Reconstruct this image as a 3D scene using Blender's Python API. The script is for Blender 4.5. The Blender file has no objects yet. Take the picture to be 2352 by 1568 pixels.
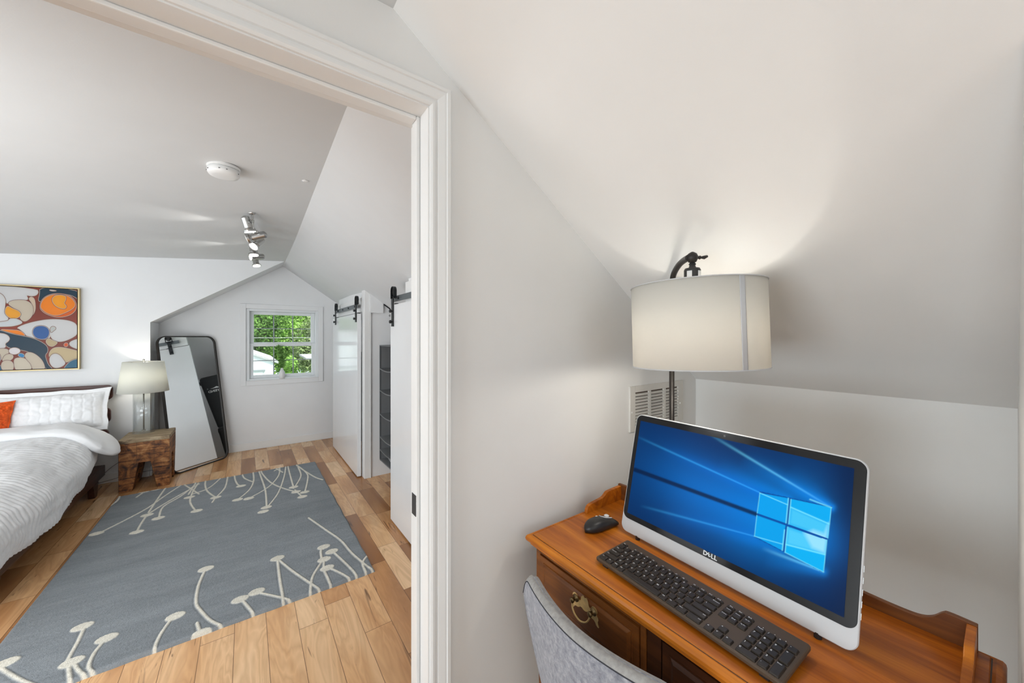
import bpy, bmesh, math, random
import numpy as np
from mathutils import Vector, Matrix, noise
R = math.radians
S = bpy.context.scene
C = S.collection
# ---------------------------------------------------------------- camera, world, lights, exposure
# geometry below is written with z = 0 at eye height; the last lines lift everything by EYE so that the floor is z = 0
EYE = 1.40
FOC = 836.0                      # focal length in pixels of the 2352 px wide frame
cam_data = bpy.data.cameras.new('camera')
cam = bpy.data.objects.new('camera', cam_data)
C.objects.link(cam)
cam.location = (0, 0, 0)
cam.rotation_euler = (R(90), 0, -R(36.11))
cam_data.sensor_fit = 'HORIZONTAL'
cam_data.sensor_width = 36.0
cam_data.lens = 36.0 * FOC / 2352
cam_data.shift_y = -(784 - 774) / 2352
cam_data.clip_start = 0.02
cam_data.clip_end = 200
S.camera = cam

W = bpy.data.worlds.new('daylight')
S.world = W
W.use_nodes = True
_bg = W.node_tree.nodes['Background']
_bg.inputs[0].default_value = (0.80, 0.90, 1.0, 1)
_bg.inputs[1].default_value = 1.5

def add_light(name, kind, loc, rot, energy, color=(1, 1, 1), **kw):
    d = bpy.data.lights.new(name, kind)
    d.energy = energy
    d.color = color
    for k, v in kw.items():
        setattr(d, k, v)
    o = bpy.data.objects.new(name, d)
    C.objects.link(o)
    o.location = loc
    o.rotation_euler = rot
    return o

# sun on the garden only (comes over the roof, away from every window)
add_light('sun', 'SUN', (6, -6, 12), (R(42), 0, R(35)), 3.2, (1.0, 0.95, 0.86), angle=R(1.0))
# added fill lights, set at made-up windows outside the frame: bedroom left wall, study back wall, study left wall
add_light('window_light_bedroom', 'AREA', (-3.30, 3.2, -0.15), (0, R(-90), 0), 18, (0.88, 0.95, 1.0), shape='RECTANGLE', size=1.5, size_y=2.6)
add_light('window_light_bedroom_side', 'AREA', (-1.95, 1.12, -0.45), (R(-90), 0, R(180)), 46, (0.88, 0.95, 1.0), shape='RECTANGLE', size=2.2, size_y=1.0)  # added fill at the partition wall, aimed at the window wall
add_light('window_light_study_back', 'AREA', (-0.9, -2.92, -0.10), (R(90), 0, 0), 15, (0.82, 0.93, 1.0), shape='RECTANGLE', size=2.2, size_y=1.4)
add_light('window_light_study_left', 'AREA', (-3.30, 0.12, -0.50), (0, R(-90), 0), 51, (0.80, 0.92, 1.0), shape='RECTANGLE', size=1.2, size_y=1.55)
S.view_settings.view_transform = 'Standard'
S.view_settings.look = 'None'
S.view_settings.exposure = 0.26
S.view_settings.gamma = 1.0
S.view_settings.use_curve_mapping = False

# ---------------------------------------------------------------- materials
def lin(r, g, b):
    f = lambda c: (c / 255 / 12.92) if c <= 10 else ((c / 255 + 0.055) / 1.055) ** 2.4
    return (f(r), f(g), f(b), 1)

class NT:
    def __init__(self, name):
        self.m = bpy.data.materials.new(name)
        self.m.use_nodes = True
        self.t = self.m.node_tree
        self.n = self.t.nodes
        self.b = self.n['Principled BSDF']
    def add(self, typ, **kw):
        n = self.n.new(typ)
        for k, v in kw.items():
            setattr(n, k, v)
        return n
    def link(self, a, b):
        self.t.links.new(a, b)
    def math(self, op, a, b=None, c=None):
        n = self.add('ShaderNodeMath', operation=op)
        for i, v in enumerate((a, b, c)):
            if v is None: continue
            if isinstance(v, (int, float)): n.inputs[i].default_value = v
            else: self.link(v, n.inputs[i])
        return n.outputs[0]
    def coords(self, scale=(1, 1, 1), loc=(0, 0, 0), rot=(0, 0, 0)):
        tc = self.add('ShaderNodeTexCoord')
        mp = self.add('ShaderNodeMapping')
        mp.inputs['Scale'].default_value = scale
        mp.inputs['Location'].default_value = loc
        mp.inputs['Rotation'].default_value = rot
        self.link(tc.outputs['Object'], mp.inputs[0])
        return mp.outputs[0]
    def noise(self, vec, scale=5, detail=4, rough=0.5, dist=0.0):
        n = self.add('ShaderNodeTexNoise')
        n.inputs['Scale'].default_value = scale
        n.inputs['Detail'].default_value = detail
        n.inputs['Roughness'].default_value = rough
        n.inputs['Distortion'].default_value = dist
        if vec is not None: self.link(vec, n.inputs['Vector'])
        return n.outputs['Fac']
    def ramp(self, fac, stops):
        n = self.add('ShaderNodeValToRGB')
        e = n.color_ramp.elements
        while len(e) < len(stops): e.new(0.5)
        for s, (p, c) in zip(e, stops):
            s.position = p; s.color = c
        self.link(fac, n.inputs[0])
        return n.outputs[0]
    def mix(self, fac, a, b, mode='MIX'):
        n = self.add('ShaderNodeMixRGB', blend_type=mode)
        for i, v in enumerate((fac, a, b)):
            if isinstance(v, (int, float)): n.inputs[i].default_value = v
            elif isinstance(v, tuple): n.inputs[i].default_value = v
            else: self.link(v, n.inputs[i])
        return n.outputs[0]
    def bump(self, h, strength=0.3, dist=0.01):
        n = self.add('ShaderNodeBump')
        n.inputs['Strength'].default_value = strength
        n.inputs['Distance'].default_value = dist
        self.link(h, n.inputs['Height'])
        self.link(n.outputs[0], self.b.inputs['Normal'])
    def set(self, **kw):
        for k, v in kw.items():
            self.b.inputs[k.replace('_', ' ')].default_value = v
        return self

def plain(name, col, rough=0.5, metal=0.0, bump=None, var=0.04, spec=0.5, vscale=6, **kw):
    """solid colour with faint procedural variation and optional fine bump (scale, strength)"""
    t = NT(name)
    t.set(Roughness=rough, Metallic=metal)
    t.b.inputs['Specular IOR Level'].default_value = spec
    vec = t.coords()
    f = t.noise(vec, vscale, 3)
    lo = tuple(c * (1 - var) for c in col[:3]) + (1,)
    hi = tuple(min(1, c * (1 + var)) for c in col[:3]) + (1,)
    t.link(t.ramp(f, [(0.3, lo), (0.7, hi)]), t.b.inputs['Base Color'])
    if bump: t.bump(t.noise(vec, bump[0], 3), bump[1], 0.002)
    for k, v in kw.items():
        t.b.inputs[k.replace('_', ' ')].default_value = v
    return t.m

def wood(name, dark, mid, light, axis='Y', scale=1.0, rough=0.35, coat=0.0, bump=0.08, plank=None):
    t = NT(name)
    st = {'X': (1.2, 14, 14), 'Y': (14, 1.2, 14), 'Z': (14, 14, 1.2)}[axis]
    vec = t.coords(tuple(s * scale for s in st))
    g = t.noise(vec, 1.6, 6, 0.6, 1.6)
    fine = t.noise(vec, 9, 3, 0.6)
    f = t.math('ADD', t.math('MULTIPLY', g, 0.8), t.math('MULTIPLY', fine, 0.2))
    col = t.ramp(f, [(0.32, dark), (0.5, mid), (0.68, light)])
    t.link(col, t.b.inputs['Base Color'])
    t.set(Roughness=rough)
    t.b.inputs['Coat Weight'].default_value = coat
    t.b.inputs['Coat Roughness'].default_value = 0.15
    t.b.inputs['Specular IOR Level'].default_value = 0.3
    t.bump(f, bump, 0.003)
    return t.m

M = {}
M['wall_study'] = plain('warm_white_wall_paint', (0.85, 0.845, 0.83, 1), 0.6, bump=(220, 0.06), var=0.01, spec=0.3)
M['wall_bed'] = plain('cool_white_wall_paint', (0.84, 0.845, 0.85, 1), 0.6, bump=(220, 0.06), var=0.01, spec=0.3)
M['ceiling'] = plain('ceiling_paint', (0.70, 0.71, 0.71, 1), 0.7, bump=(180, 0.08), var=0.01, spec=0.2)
M['slope_bed'] = plain('pale_grey_white_slope_paint', (0.73, 0.74, 0.745, 1), 0.7, bump=(180, 0.06), var=0.01, spec=0.2)  # wall white taken darker to offset overbright light on the bedroom slope
M['trim'] = plain('white_trim_gloss', (0.85, 0.85, 0.84, 1), 0.32, var=0.01, spec=0.4)
M['door'] = plain('gloss_white_door', (0.80, 0.81, 0.82, 1), 0.12, var=0.01, spec=0.5)
M['black_metal'] = plain('black_powder_steel', (0.03, 0.033, 0.035, 1), 0.42, 0.6, bump=(300, 0.05))
M['track_steel'] = plain('dark_grey_steel_flat_bar', (0.16, 0.18, 0.19, 1), 0.4, 0.7)
M['bronze'] = plain('dark_bronze', (0.022, 0.018, 0.016, 1), 0.4, 0.3)
M['chrome'] = plain('brushed_nickel', (0.50, 0.50, 0.49, 1), 0.25, 1.0, var=0.05)
M['nickel_white'] = plain('pale_satin_ring', (0.75, 0.75, 0.74, 1), 0.35, 0.3)
M['brass'] = plain('aged_brass', (0.85, 0.66, 0.32, 1), 0.38, 0.8, var=0.15, vscale=60)
M['brass_dark'] = plain('tarnished_brass', (0.22, 0.16, 0.08, 1), 0.35, 1.0, var=0.2, vscale=60)
M['gold'] = plain('pale_gold_frame', (0.50, 0.40, 0.22, 1), 0.4, 0.6)
M['white_plastic'] = plain('white_plastic', (0.80, 0.80, 0.79, 1), 0.35, var=0.01)
M['grey_slot'] = plain('dark_slot', (0.10, 0.10, 0.10, 1), 0.6)
M['ceramic'] = plain('white_ceramic', (0.82, 0.81, 0.80, 1), 0.3, var=0.02)
M['silver_plastic'] = plain('silver_white_plastic', (0.60, 0.60, 0.605, 1), 0.34, var=0.01)
M['black_gloss'] = plain('black_glass_bezel', (0.010, 0.010, 0.011, 1), 0.10, var=0.02, spec=0.3)
M['black_plastic'] = plain('black_plastic', (0.018, 0.017, 0.017, 1), 0.38, bump=(400, 0.04))
M['key_plastic'] = plain('key_plastic', (0.030, 0.022, 0.017, 1), 0.45, spec=0.3)
M['kbd_plastic'] = plain('keyboard_deck_plastic', (0.085, 0.056, 0.036, 1), 0.5, spec=0.3)
M['print_white'] = plain('white_print', (0.80, 0.80, 0.80, 1), 0.5)
M['print_blue'] = plain('blue_print', (0.10, 0.40, 0.60, 1), 0.5)
M['logo_silver'] = plain('silver_logo', (0.78, 0.79, 0.80, 1), 0.3, 0.2)
M['dark_wood'] = wood('dark_walnut_bed_wood', (0.035, 0.012, 0.008, 1), (0.075, 0.026, 0.017, 1), (0.12, 0.042, 0.027, 1), 'X', rough=0.32)
M['dark_wood_y'] = wood('dark_walnut_bed_wood_rail', (0.025, 0.009, 0.006, 1), (0.055, 0.019, 0.012, 1), (0.09, 0.03, 0.02, 1), 'Y', rough=0.32)
M['desk_top'] = wood('honey_cherry_desk_top', (0.22, 0.050, 0.005, 1), (0.48, 0.130, 0.008, 1), (0.66, 0.215, 0.016, 1), 'Y', 0.55, rough=0.36, coat=0.10, bump=0.03)
M['desk_body'] = wood('brown_cherry_desk_body', (0.075, 0.022, 0.006, 1), (0.16, 0.050, 0.011, 1), (0.25, 0.082, 0.015, 1), 'Y', 0.6, rough=0.4, coat=0.08, bump=0.04)
M['desk_dark'] = wood('dark_cherry_recess', (0.030, 0.010, 0.004, 1), (0.065, 0.020, 0.007, 1), (0.11, 0.036, 0.011, 1), 'Y', 0.7, rough=0.4, coat=0.08)
M['groove'] = plain('dark_groove', (0.03, 0.011, 0.005, 1), 0.5)
M['steel_dark'] = plain('dark_steel', (0.10, 0.10, 0.10, 1), 0.4, 0.8)
M['vent'] = plain('cream_vent_enamel', (0.72, 0.70, 0.655, 1), 0.4, var=0.01)
M['vent_dark'] = plain('duct_interior', (0.10, 0.07, 0.055, 1), 0.8)
M['orange'] = plain('orange_knit', (0.72, 0.10, 0.012, 1), 0.9, bump=(90, 0.8), var=0.25, vscale=40)
M['black_fabric'] = plain('black_garment_fabric', (0.012, 0.013, 0.015, 1), 0.55, bump=(60, 0.2))
M['sheet'] = plain('white_sheet_cotton', (0.90, 0.90, 0.905, 1), 0.85, bump=(350, 0.15), var=0.01, spec=0.2)
M['cable'] = plain('grey_cable', (0.25, 0.25, 0.26, 1), 0.5)
M['sill_stone'] = plain('white_sill', (0.82, 0.82, 0.82, 1), 0.3, var=0.01)
M['vinyl'] = plain('white_vinyl_window', (0.80, 0.82, 0.83, 1), 0.3, var=0.01)
M['muntin'] = plain('grey_muntin', (0.30, 0.34, 0.35, 1), 0.4)
M['leg_wood'] = wood('chair_leg_walnut', (0.04, 0.015, 0.01, 1), (0.08, 0.03, 0.02, 1), (0.12, 0.05, 0.03, 1), 'Z')

def make_floor_mat():
    t = NT('hickory_plank_floor')
    tc = t.add('ShaderNodeTexCoord')
    sp = t.add('ShaderNodeSeparateXYZ')
    t.link(tc.outputs['Object'], sp.inputs[0])
    x, y = sp.outputs[0], sp.outputs[1]
    xs = t.math('DIVIDE', t.math('ADD', x, 0.046 + 12.5), 0.125)
    row = t.math('FLOOR', xs)
    fx = t.math('FRACT', xs)
    def wn(v1, v2=None):
        n = t.add('ShaderNodeTexWhiteNoise', noise_dimensions='2D')
        cb = t.add('ShaderNodeCombineXYZ')
        t.link(v1, cb.inputs[0])
        if v2 is not None: t.link(v2, cb.inputs[1])
        t.link(cb.outputs[0], n.inputs['Vector'])
        return n.outputs['Value']
    off = t.math('MULTIPLY', wn(row), 7.3)
    leng = t.math('ADD', t.math('MULTIPLY', wn(t.math('ADD', row, 91.7)), 0.35), 0.50)
    ys = t.math('DIVIDE', t.math('ADD', t.math('ADD', y, 20.0), off), leng)
    col = t.math('FLOOR', ys)
    fy = t.math('FRACT', ys)
    rnd = wn(row, col)
    rnd2 = wn(t.math('ADD', row, 33.3), t.math('ADD', col, 5.5))
    # grain coordinates shift from plank to plank
    cb = t.add('ShaderNodeCombineXYZ')
    t.link(t.math('ADD', t.math('MULTIPLY', x, 9.0), t.math('MULTIPLY', rnd, 40)), cb.inputs[0])
    t.link(t.math('ADD', t.math('MULTIPLY', y, 1.3), t.math('MULTIPLY', rnd2, 40)), cb.inputs[1])
    g = t.noise(cb.outputs[0], 0.9, 3, 0.5, 1.2)
    rings = t.math('FRACT', t.math('MULTIPLY', g, 9.0))
    rings = t.math('ABSOLUTE', t.math('SUBTRACT', rings, 0.5))
    fine = t.noise(cb.outputs[0], 9, 4, 0.6, 0.4)
    heart = t.noise(cb.outputs[0], 0.55, 2, 0.5, 0.8)
    tone = t.math('ADD', t.math('MULTIPLY', rnd, 0.62), t.math('MULTIPLY', heart, 0.80))
    base = t.ramp(tone, [(0.40, (0.92, 0.62, 0.36, 1)), (0.64, (0.82, 0.48, 0.235, 1)), (0.82, (0.60, 0.30, 0.125, 1)), (1.0, (0.33, 0.145, 0.055, 1))])
    c = t.mix(t.math('MULTIPLY', t.math('SUBTRACT', 0.5, rings), 0.55), base, (0.34, 0.15, 0.055, 1))
    c = t.mix(t.math('MULTIPLY', fine, 0.16), c, (0.24, 0.11, 0.045, 1))
    # dark mineral streaks and knots
    cb2 = t.add('ShaderNodeCombineXYZ')
    t.link(t.math('ADD', t.math('MULTIPLY', x, 26.0), t.math('MULTIPLY', rnd2, 17)), cb2.inputs[0])
    t.link(t.math('ADD', t.math('MULTIPLY', y, 3.2), t.math('MULTIPLY', rnd, 23)), cb2.inputs[1])
    kn = t.noise(cb2.outputs[0], 0.9, 3, 0.6, 0.9)
    knm = t.ramp(kn, [(0.655, (0, 0, 0, 1)), (0.72, (1, 1, 1, 1))])
    c = t.mix(t.math('MULTIPLY', knm, 0.75), c, (0.075, 0.03, 0.015, 1))
    gapx = t.math('LESS_THAN', t.math('MINIMUM', fx, t.math('SUBTRACT', 1.0, fx)), 0.010)
    fyl = t.math('MULTIPLY', t.math('MINIMUM', fy, t.math('SUBTRACT', 1.0, fy)), leng)
    gapy = t.math('LESS_THAN', fyl, 0.0013)
    gap = t.math('MAXIMUM', gapx, gapy)
    c = t.mix(t.math('MULTIPLY', gap, 0.75), c, (0.09, 0.04, 0.018, 1))
    t.link(c, t.b.inputs['Base Color'])
    t.set(Roughness=0.27)
    t.b.inputs['Specular IOR Level'].default_value = 0.45
    t.bump(t.math('SUBTRACT', t.math('MULTIPLY', fine, 0.15), gap), 0.25, 0.002)
    return t.m
M['floor'] = make_floor_mat()

def make_reclaimed():
    t = NT('reclaimed_saw_marked_wood')
    v = t.coords((3, 3, 60))
    saw = t.noise(v, 1.0, 4, 0.7, 0.6)
    v2 = t.coords((11, 11, 9))
    blot = t.noise(v2, 1.2, 5, 0.65, 1.0)
    f = t.math('ADD', t.math('MULTIPLY', saw, 0.45), t.math('MULTIPLY', blot, 0.55))
    c = t.ramp(f, [(0.40, (0.022, 0.008, 0.004, 1)), (0.46, (0.13, 0.042, 0.010, 1)), (0.54, (0.32, 0.12, 0.030, 1)), (0.66, (0.56, 0.29, 0.11, 1))])
    # glued blocks
    sp = t.add('ShaderNodeSeparateXYZ')
    t.link(t.coords(), sp.inputs[0])
    bx = t.math('FRACT', t.math('DIVIDE', t.math('ADD', sp.outputs[0], 5.0), 0.115))
    seam = t.math('LESS_THAN', bx, 0.03)
    c = t.mix(t.math('MULTIPLY', seam, 0.6), c, (0.03, 0.012, 0.006, 1))
    t.link(c, t.b.inputs['Base Color'])
    t.set(Roughness=0.5)
    t.bump(f, 0.5, 0.004)
    return t.m
M['reclaimed'] = make_reclaimed()

def make_reclaimed_top():
    t = NT('weathered_wood_top')
    v = t.coords((4, 40, 10))
    f = t.noise(v, 1.2, 5, 0.65, 0.8)
    t.link(t.ramp(f, [(0.34, (0.10, 0.065, 0.035, 1)), (0.5, (0.33, 0.24, 0.14, 1)), (0.66, (0.55, 0.44, 0.29, 1))]), t.b.inputs['Base Color'])
    t.set(Roughness=0.6)
    t.bump(f, 0.4, 0.003)
    return t.m
M['reclaimed_top'] = make_reclaimed_top()

def make_felt():
    t = NT('heather_grey_felt')
    v = t.coords()
    a = t.noise(v, 95, 4, 0.7, 0.6)
    b = t.noise(t.coords((40, 40, 22)), 2.0, 3, 0.7)
    f = t.math('ADD', t.math('MULTIPLY', a, 0.6), t.math('MULTIPLY', b, 0.4))
    t.link(t.ramp(f, [(0.33, (0.17, 0.18, 0.215, 1)), (0.5, (0.30, 0.31, 0.35, 1)), (0.66, (0.46, 0.46, 0.49, 1))]), t.b.inputs['Base Color'])
    t.set(Roughness=0.95)
    t.b.inputs['Specular IOR Level'].default_value = 0.15
    t.b.inputs['Sheen Weight'].default_value = 0.25
    t.bump(a, 0.5, 0.002)
    return t.m
M['felt'] = make_felt()
M['felt_rim'] = plain('heather_beige_grey_felt_rim', (0.36, 0.345, 0.33, 1), 0.95, bump=(200, 0.5), var=0.14, vscale=110, spec=0.15)
M['seam'] = plain('charcoal_seam_thread', (0.045, 0.045, 0.055, 1), 0.9)

def make_attr(name, rough=0.6, emit=None, bump=None, spec=0.5, grain=0.0):
    """colour from the object's own printed/woven colour attribute"""
    t = NT(name)
    a = t.add('ShaderNodeAttribute')
    a.attribute_name = 'col'
    c = a.outputs['Color']
    if grain:
        g = t.noise(t.coords((1, 1, 1)), 260, 4, 0.75)
        g2 = t.noise(t.coords((10, 45, 1)), 1.0, 3, 0.6)
        g3 = t.math('ADD', t.math('MULTIPLY', g, 0.75), t.math('MULTIPLY', g2, 0.35))
        dk = t.ramp(g3, [(0.35, (1 - grain, 1 - grain, 1 - grain, 1)), (0.75, (1 + grain * 0.6, 1 + grain * 0.6, 1 + grain * 0.6, 1))])
        c = t.mix(1.0, c, dk, 'MULTIPLY')
    if emit:
        t.b.inputs['Base Color'].default_value = (0.004, 0.004, 0.005, 1)
        t.link(c, t.b.inputs['Emission Color'])
        t.b.inputs['Emission Strength'].default_value = emit
    else:
        t.link(c, t.b.inputs['Base Color'])
    t.set(Roughness=rough)
    t.b.inputs['Specular IOR Level'].default_value = spec
    if bump: t.bump(t.noise(t.coords(), bump[0], 3), bump[1], 0.003)
    return t.m
M['rug'] = make_attr('wool_rug', 0.95, bump=(300, 0.8), spec=0.1, grain=0.30)
M['painting'] = make_attr('glossy_canvas_print', 0.35, spec=0.25)
M['screen'] = make_attr('lit_screen', 0.25, emit=1.0, spec=0.04)

def make_shade(name, col, trans=0.35):
    t = NT(name)
    t.n.remove(t.b)
    out = t.n['Material Output']
    d = t.add('ShaderNodeBsdfDiffuse'); d.inputs[0].default_value = col
    tr = t.add('ShaderNodeBsdfTranslucent'); tr.inputs[0].default_value = col
    mx = t.add('ShaderNodeMixShader'); mx.inputs[0].default_value = trans
    t.link(d.outputs[0], mx.inputs[1]); t.link(tr.outputs[0], mx.inputs[2]); t.link(mx.outputs[0], out.inputs[0])
    wv = t.noise(t.coords((300, 300, 300)), 1.0, 2)
    bp = t.add('ShaderNodeBump'); bp.inputs['Strength'].default_value = 0.08; bp.inputs['Distance'].default_value = 0.001
    t.link(wv, bp.inputs['Height']); t.link(bp.outputs[0], d.inputs['Normal'])
    return t.m
M['shade'] = make_shade('cream_linen_shade', (0.80, 0.775, 0.72, 1), 0.35)
M['shade_band'] = make_shade('pale_grey_trim_band', (0.66, 0.66, 0.67, 1), 0.12)
M['shade_green'] = make_shade('ivory_fabric_shade', (0.82, 0.82, 0.76, 1), 0.32)

def make_glass(name, tint=(1, 1, 1, 1), gl=0.10, thin=True):
    t = NT(name)
    t.n.remove(t.b)
    out = t.n['Material Output']
    tr = t.add('ShaderNodeBsdfTransparent'); tr.inputs[0].default_value = tint
    g = t.add('ShaderNodeBsdfGlossy'); g.inputs['Roughness'].default_value = 0.02
    fr = t.add('ShaderNodeLayerWeight'); fr.inputs[0].default_value = 0.5
    fac = t.math('ADD', t.math('MULTIPLY', t.math('POWER', fr.outputs['Facing'], 4.0), 0.5), 0.03 + gl * 0.1)
    mx = t.add('ShaderNodeMixShader')
    t.link(fac, mx.inputs[0]); t.link(tr.outputs[0], mx.inputs[1]); t.link(g.outputs[0], mx.inputs[2]); t.link(mx.outputs[0], out.inputs[0])
    return t.m
M['pane'] = make_glass('window_glass', (0.97, 0.99, 0.98, 1), 0.0)
M['lamp_glass'] = make_glass('clear_lamp_glass', (0.97, 0.98, 0.98, 1), 0.6)
t_ = NT('mirror_silver'); t_.set(Metallic=1.0, Roughness=0.015); t_.b.inputs['Base Color'].default_value = (0.86, 0.88, 0.88, 1); M['mirror'] = t_.m
t_ = NT('lamp_lens_glow'); t_.b.inputs['Emission Color'].default_value = (1, 0.97, 0.92, 1); t_.b.inputs['Emission Strength'].default_value = 4.0; M['lens'] = t_.m
t_ = NT('bulb_glow'); t_.b.inputs['Emission Color'].default_value = (1, 0.92, 0.78, 1); t_.b.inputs['Emission Strength'].default_value = 6.0; M['bulb'] = t_.m

def make_duvet():
    t = NT('white_seersucker_cotton')
    v = t.coords()
    n = t.noise(v, 60, 4, 0.6)
    t.link(t.ramp(n, [(0.3, (0.87, 0.87, 0.875, 1)), (0.7, (0.92, 0.92, 0.925, 1))]), t.b.inputs['Base Color'])
    t.set(Roughness=0.9)
    t.b.inputs['Specular IOR Level'].default_value = 0.15
    t.bump(t.noise(v, 45, 4, 0.6), 0.25, 0.004)
    return t.m
M['duvet'] = make_duvet()

def make_leaf(name, a, b):
    t = NT(name)
    oi = t.noise(t.coords(), 2.3, 4, 0.7)
    t.link(t.ramp(oi, [(0.35, a), (0.62, b)]), t.b.inputs['Base Color'])
    t.set(Roughness=0.6)
    t.b.inputs['Specular IOR Level'].default_value = 0.2
    return t.m
M['leaf_dark'] = make_leaf('dark_green_leaves', (0.05, 0.13, 0.025, 1), (0.24, 0.44, 0.10, 1))
M['leaf_bright'] = make_leaf('bright_green_leaves', (0.2, 0.4, 0.07, 1), (0.46, 0.7, 0.18, 1))
M['leaf_olive'] = make_leaf('olive_leaves', (0.18, 0.28, 0.09, 1), (0.42, 0.5, 0.24, 1))
M['leaf_vase'] = make_leaf('vase_leaves', (0.10, 0.24, 0.06, 1), (0.36, 0.62, 0.18, 1))
M['bark'] = plain('bark', (0.12, 0.08, 0.05, 1), 0.9, bump=(20, 0.6), var=0.3)
M['siding'] = plain('white_siding', (0.78, 0.80, 0.82, 1), 0.6)
M['roof_grey'] = plain('pale_grey_shingle', (0.50, 0.49, 0.49, 1), 0.9, var=0.15, vscale=30)
M['brick'] = plain('pinkish_brick', (0.55, 0.36, 0.31, 1), 0.9, var=0.2, vscale=20)
M['grass'] = plain('lawn', (0.13, 0.26, 0.05, 1), 0.95, var=0.4, vscale=3)
M['organizer'] = plain('grey_nonwoven_fabric', (0.17, 0.175, 0.18, 1), 0.8, bump=(300, 0.2))
M['organizer_dark'] = plain('charcoal_nonwoven_fabric', (0.085, 0.09, 0.095, 1), 0.8, bump=(300, 0.2))

# ---------------------------------------------------------------- helpers
MW = {}
def nb(): return bmesh.new()
def link(name, bm, mat, parent=None, world=True, smooth=False, loc=None):
    """one mesh object; bm is in room coordinates (world=True) or in its parent's own coordinates"""
    mats = mat if isinstance(mat, (list, tuple)) else [mat]
    me = bpy.data.meshes.new(name)
    if parent is not None and world:
        bmesh.ops.transform(bm, matrix=MW[parent.name].inverted(), verts=bm.verts)
    mw = MW[parent.name].copy() if parent is not None else Matrix.Identity(4)
    if loc is not None:                      # own origin, given in parent's coordinates (or the room's)
        bmesh.ops.translate(bm, vec=-Vector(loc), verts=bm.verts)
    if smooth:
        for f in bm.faces: f.smooth = True
    bmesh.ops.recalc_face_normals(bm, faces=bm.faces) if smooth != 'raw' else None
    bm.to_mesh(me); bm.free()
    for m in mats: me.materials.append(M[m] if isinstance(m, str) else m)
    o = bpy.data.objects.new(name, me)
    C.objects.link(o)
    if loc is not None:
        o.location = loc
        mw = mw @ Matrix.Translation(loc)
    if parent is not None: o.parent = parent
    MW[o.name] = mw
    return o
def tag(o, label, cat, group=None, kind=None):
    o['label'] = label; o['category'] = cat
    if group: o['group'] = group
    if kind: o['kind'] = kind
    return o
def thing(name, label, cat, loc=(0, 0, 0), rotz=0.0, group=None):
    o = bpy.data.objects.new(name, None)
    o.empty_display_size = 0.05
    C.objects.link(o)
    o.location = loc
    o.rotation_euler = (0, 0, rotz)
    MW[o.name] = Matrix.Translation(loc) @ Matrix.Rotation(rotz, 4, 'Z')
    return tag(o, label, cat, group)
def sroot(name, loc=(0, 0, 0)):
    o = bpy.data.objects.new(name, None); C.objects.link(o); o.location = loc
    MW[o.name] = Matrix.Translation(loc); o['kind'] = 'structure'
    return o
def struct(name, bm, mat, **kw):
    o = link(name, bm, mat, **kw)
    if o.parent is None: o['kind'] = 'structure'
    return o
def bev(o, w=0.003, seg=2):
    m = o.modifiers.new('edge', 'BEVEL'); m.width = w; m.segments = seg; m.limit_method = 'ANGLE'; m.angle_limit = R(40)
    return o
def box(bm, x0, x1, y0, y1, z0, z1, mi=0):
    vs = [bm.verts.new((x, y, z)) for x in (x0, x1) for y in (y0, y1) for z in (z0, z1)]
    for q in ((0, 1, 3, 2), (4, 6, 7, 5), (0, 4, 5, 1), (2, 3, 7, 6), (0, 2, 6, 4), (1, 5, 7, 3)):
        f = bm.faces.new([vs[i] for i in q]); f.material_index = mi
    return vs
def bx(*a):
    bm = nb(); box(bm, *a); return bm
def prism(bm, pts, d, mi=0):
    """extrude the 3-D polygon pts by vector d"""
    d = Vector(d)
    a = [bm.verts.new(p) for p in pts]; b = [bm.verts.new(Vector(p) + d) for p in pts]
    n = len(pts)
    fs = [bm.faces.new(a), bm.faces.new(b[::-1])]
    for i in range(n): fs.append(bm.faces.new((a[i], b[i], b[(i + 1) % n], a[(i + 1) % n])))
    for f in fs: f.material_index = mi
    return a + b
def ring(c, ax, r, n, ref=None):
    ax = Vector(ax).normalized()
    ref = Vector(ref) if ref is not None else (Vector((0, 0, 1)) if abs(ax.z) < 0.9 else Vector((1, 0, 0)))
    u = ax.cross(ref).normalized(); v = ax.cross(u).normalized()
    return [Vector(c) + u * (r * math.cos(2 * PI * i / n)) + v * (r * math.sin(2 * PI * i / n)) for i in range(n)]
PI = math.pi
def loft(bm, rings, caps=True, mi=0, closed=False):
    vr = [[bm.verts.new(p) for p in r] for r in rings]
    n = len(vr[0])
    rng = range(len(vr)) if closed else range(len(vr) - 1)
    for k in rng:
        A, B = vr[k], vr[(k + 1) % len(vr)]
        for i in range(n):
            f = bm.faces.new((A[i], A[(i + 1) % n], B[(i + 1) % n], B[i])); f.material_index = mi
    if caps and not closed:
        for r in (vr[0][::-1], vr[-1]):
            f = bm.faces.new(r); f.material_index = mi
def tube(bm, pts, r, n=10, mi=0, closed=False, caps=True):
    pts = [Vector(p) for p in pts]; rr = []
    N = len(pts)
    for i, p in enumerate(pts):
        if closed: t = pts[(i + 1) % N] - pts[i - 1]
        else: t = pts[min(i + 1, N - 1)] - pts[max(i - 1, 0)]
        rad = r[i] if isinstance(r, (list, tuple)) else r
        rr.append((p, t.normalized(), rad))
    ref = Vector((0, 0, 1)) if abs(rr[0][1].z) < 0.9 else Vector((1, 0, 0))
    u = rr[0][1].cross(ref).normalized(); rings = []
    for p, t, rad in rr:
        u = (u - t * u.dot(t)).normalized(); v = t.cross(u)
        rings.append([p + u * (rad * math.cos(2 * PI * i / n)) + v * (rad * math.sin(2 * PI * i / n)) for i in range(n)])
    loft(bm, rings, caps, mi, closed)
def cyl(bm, p0, p1, r0, r1=None, n=24, mi=0):
    r1 = r0 if r1 is None else r1
    ax = Vector(p1) - Vector(p0)
    loft(bm, [ring(p0, ax, r0, n), ring(p1, ax, r1, n)], True, mi)
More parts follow.
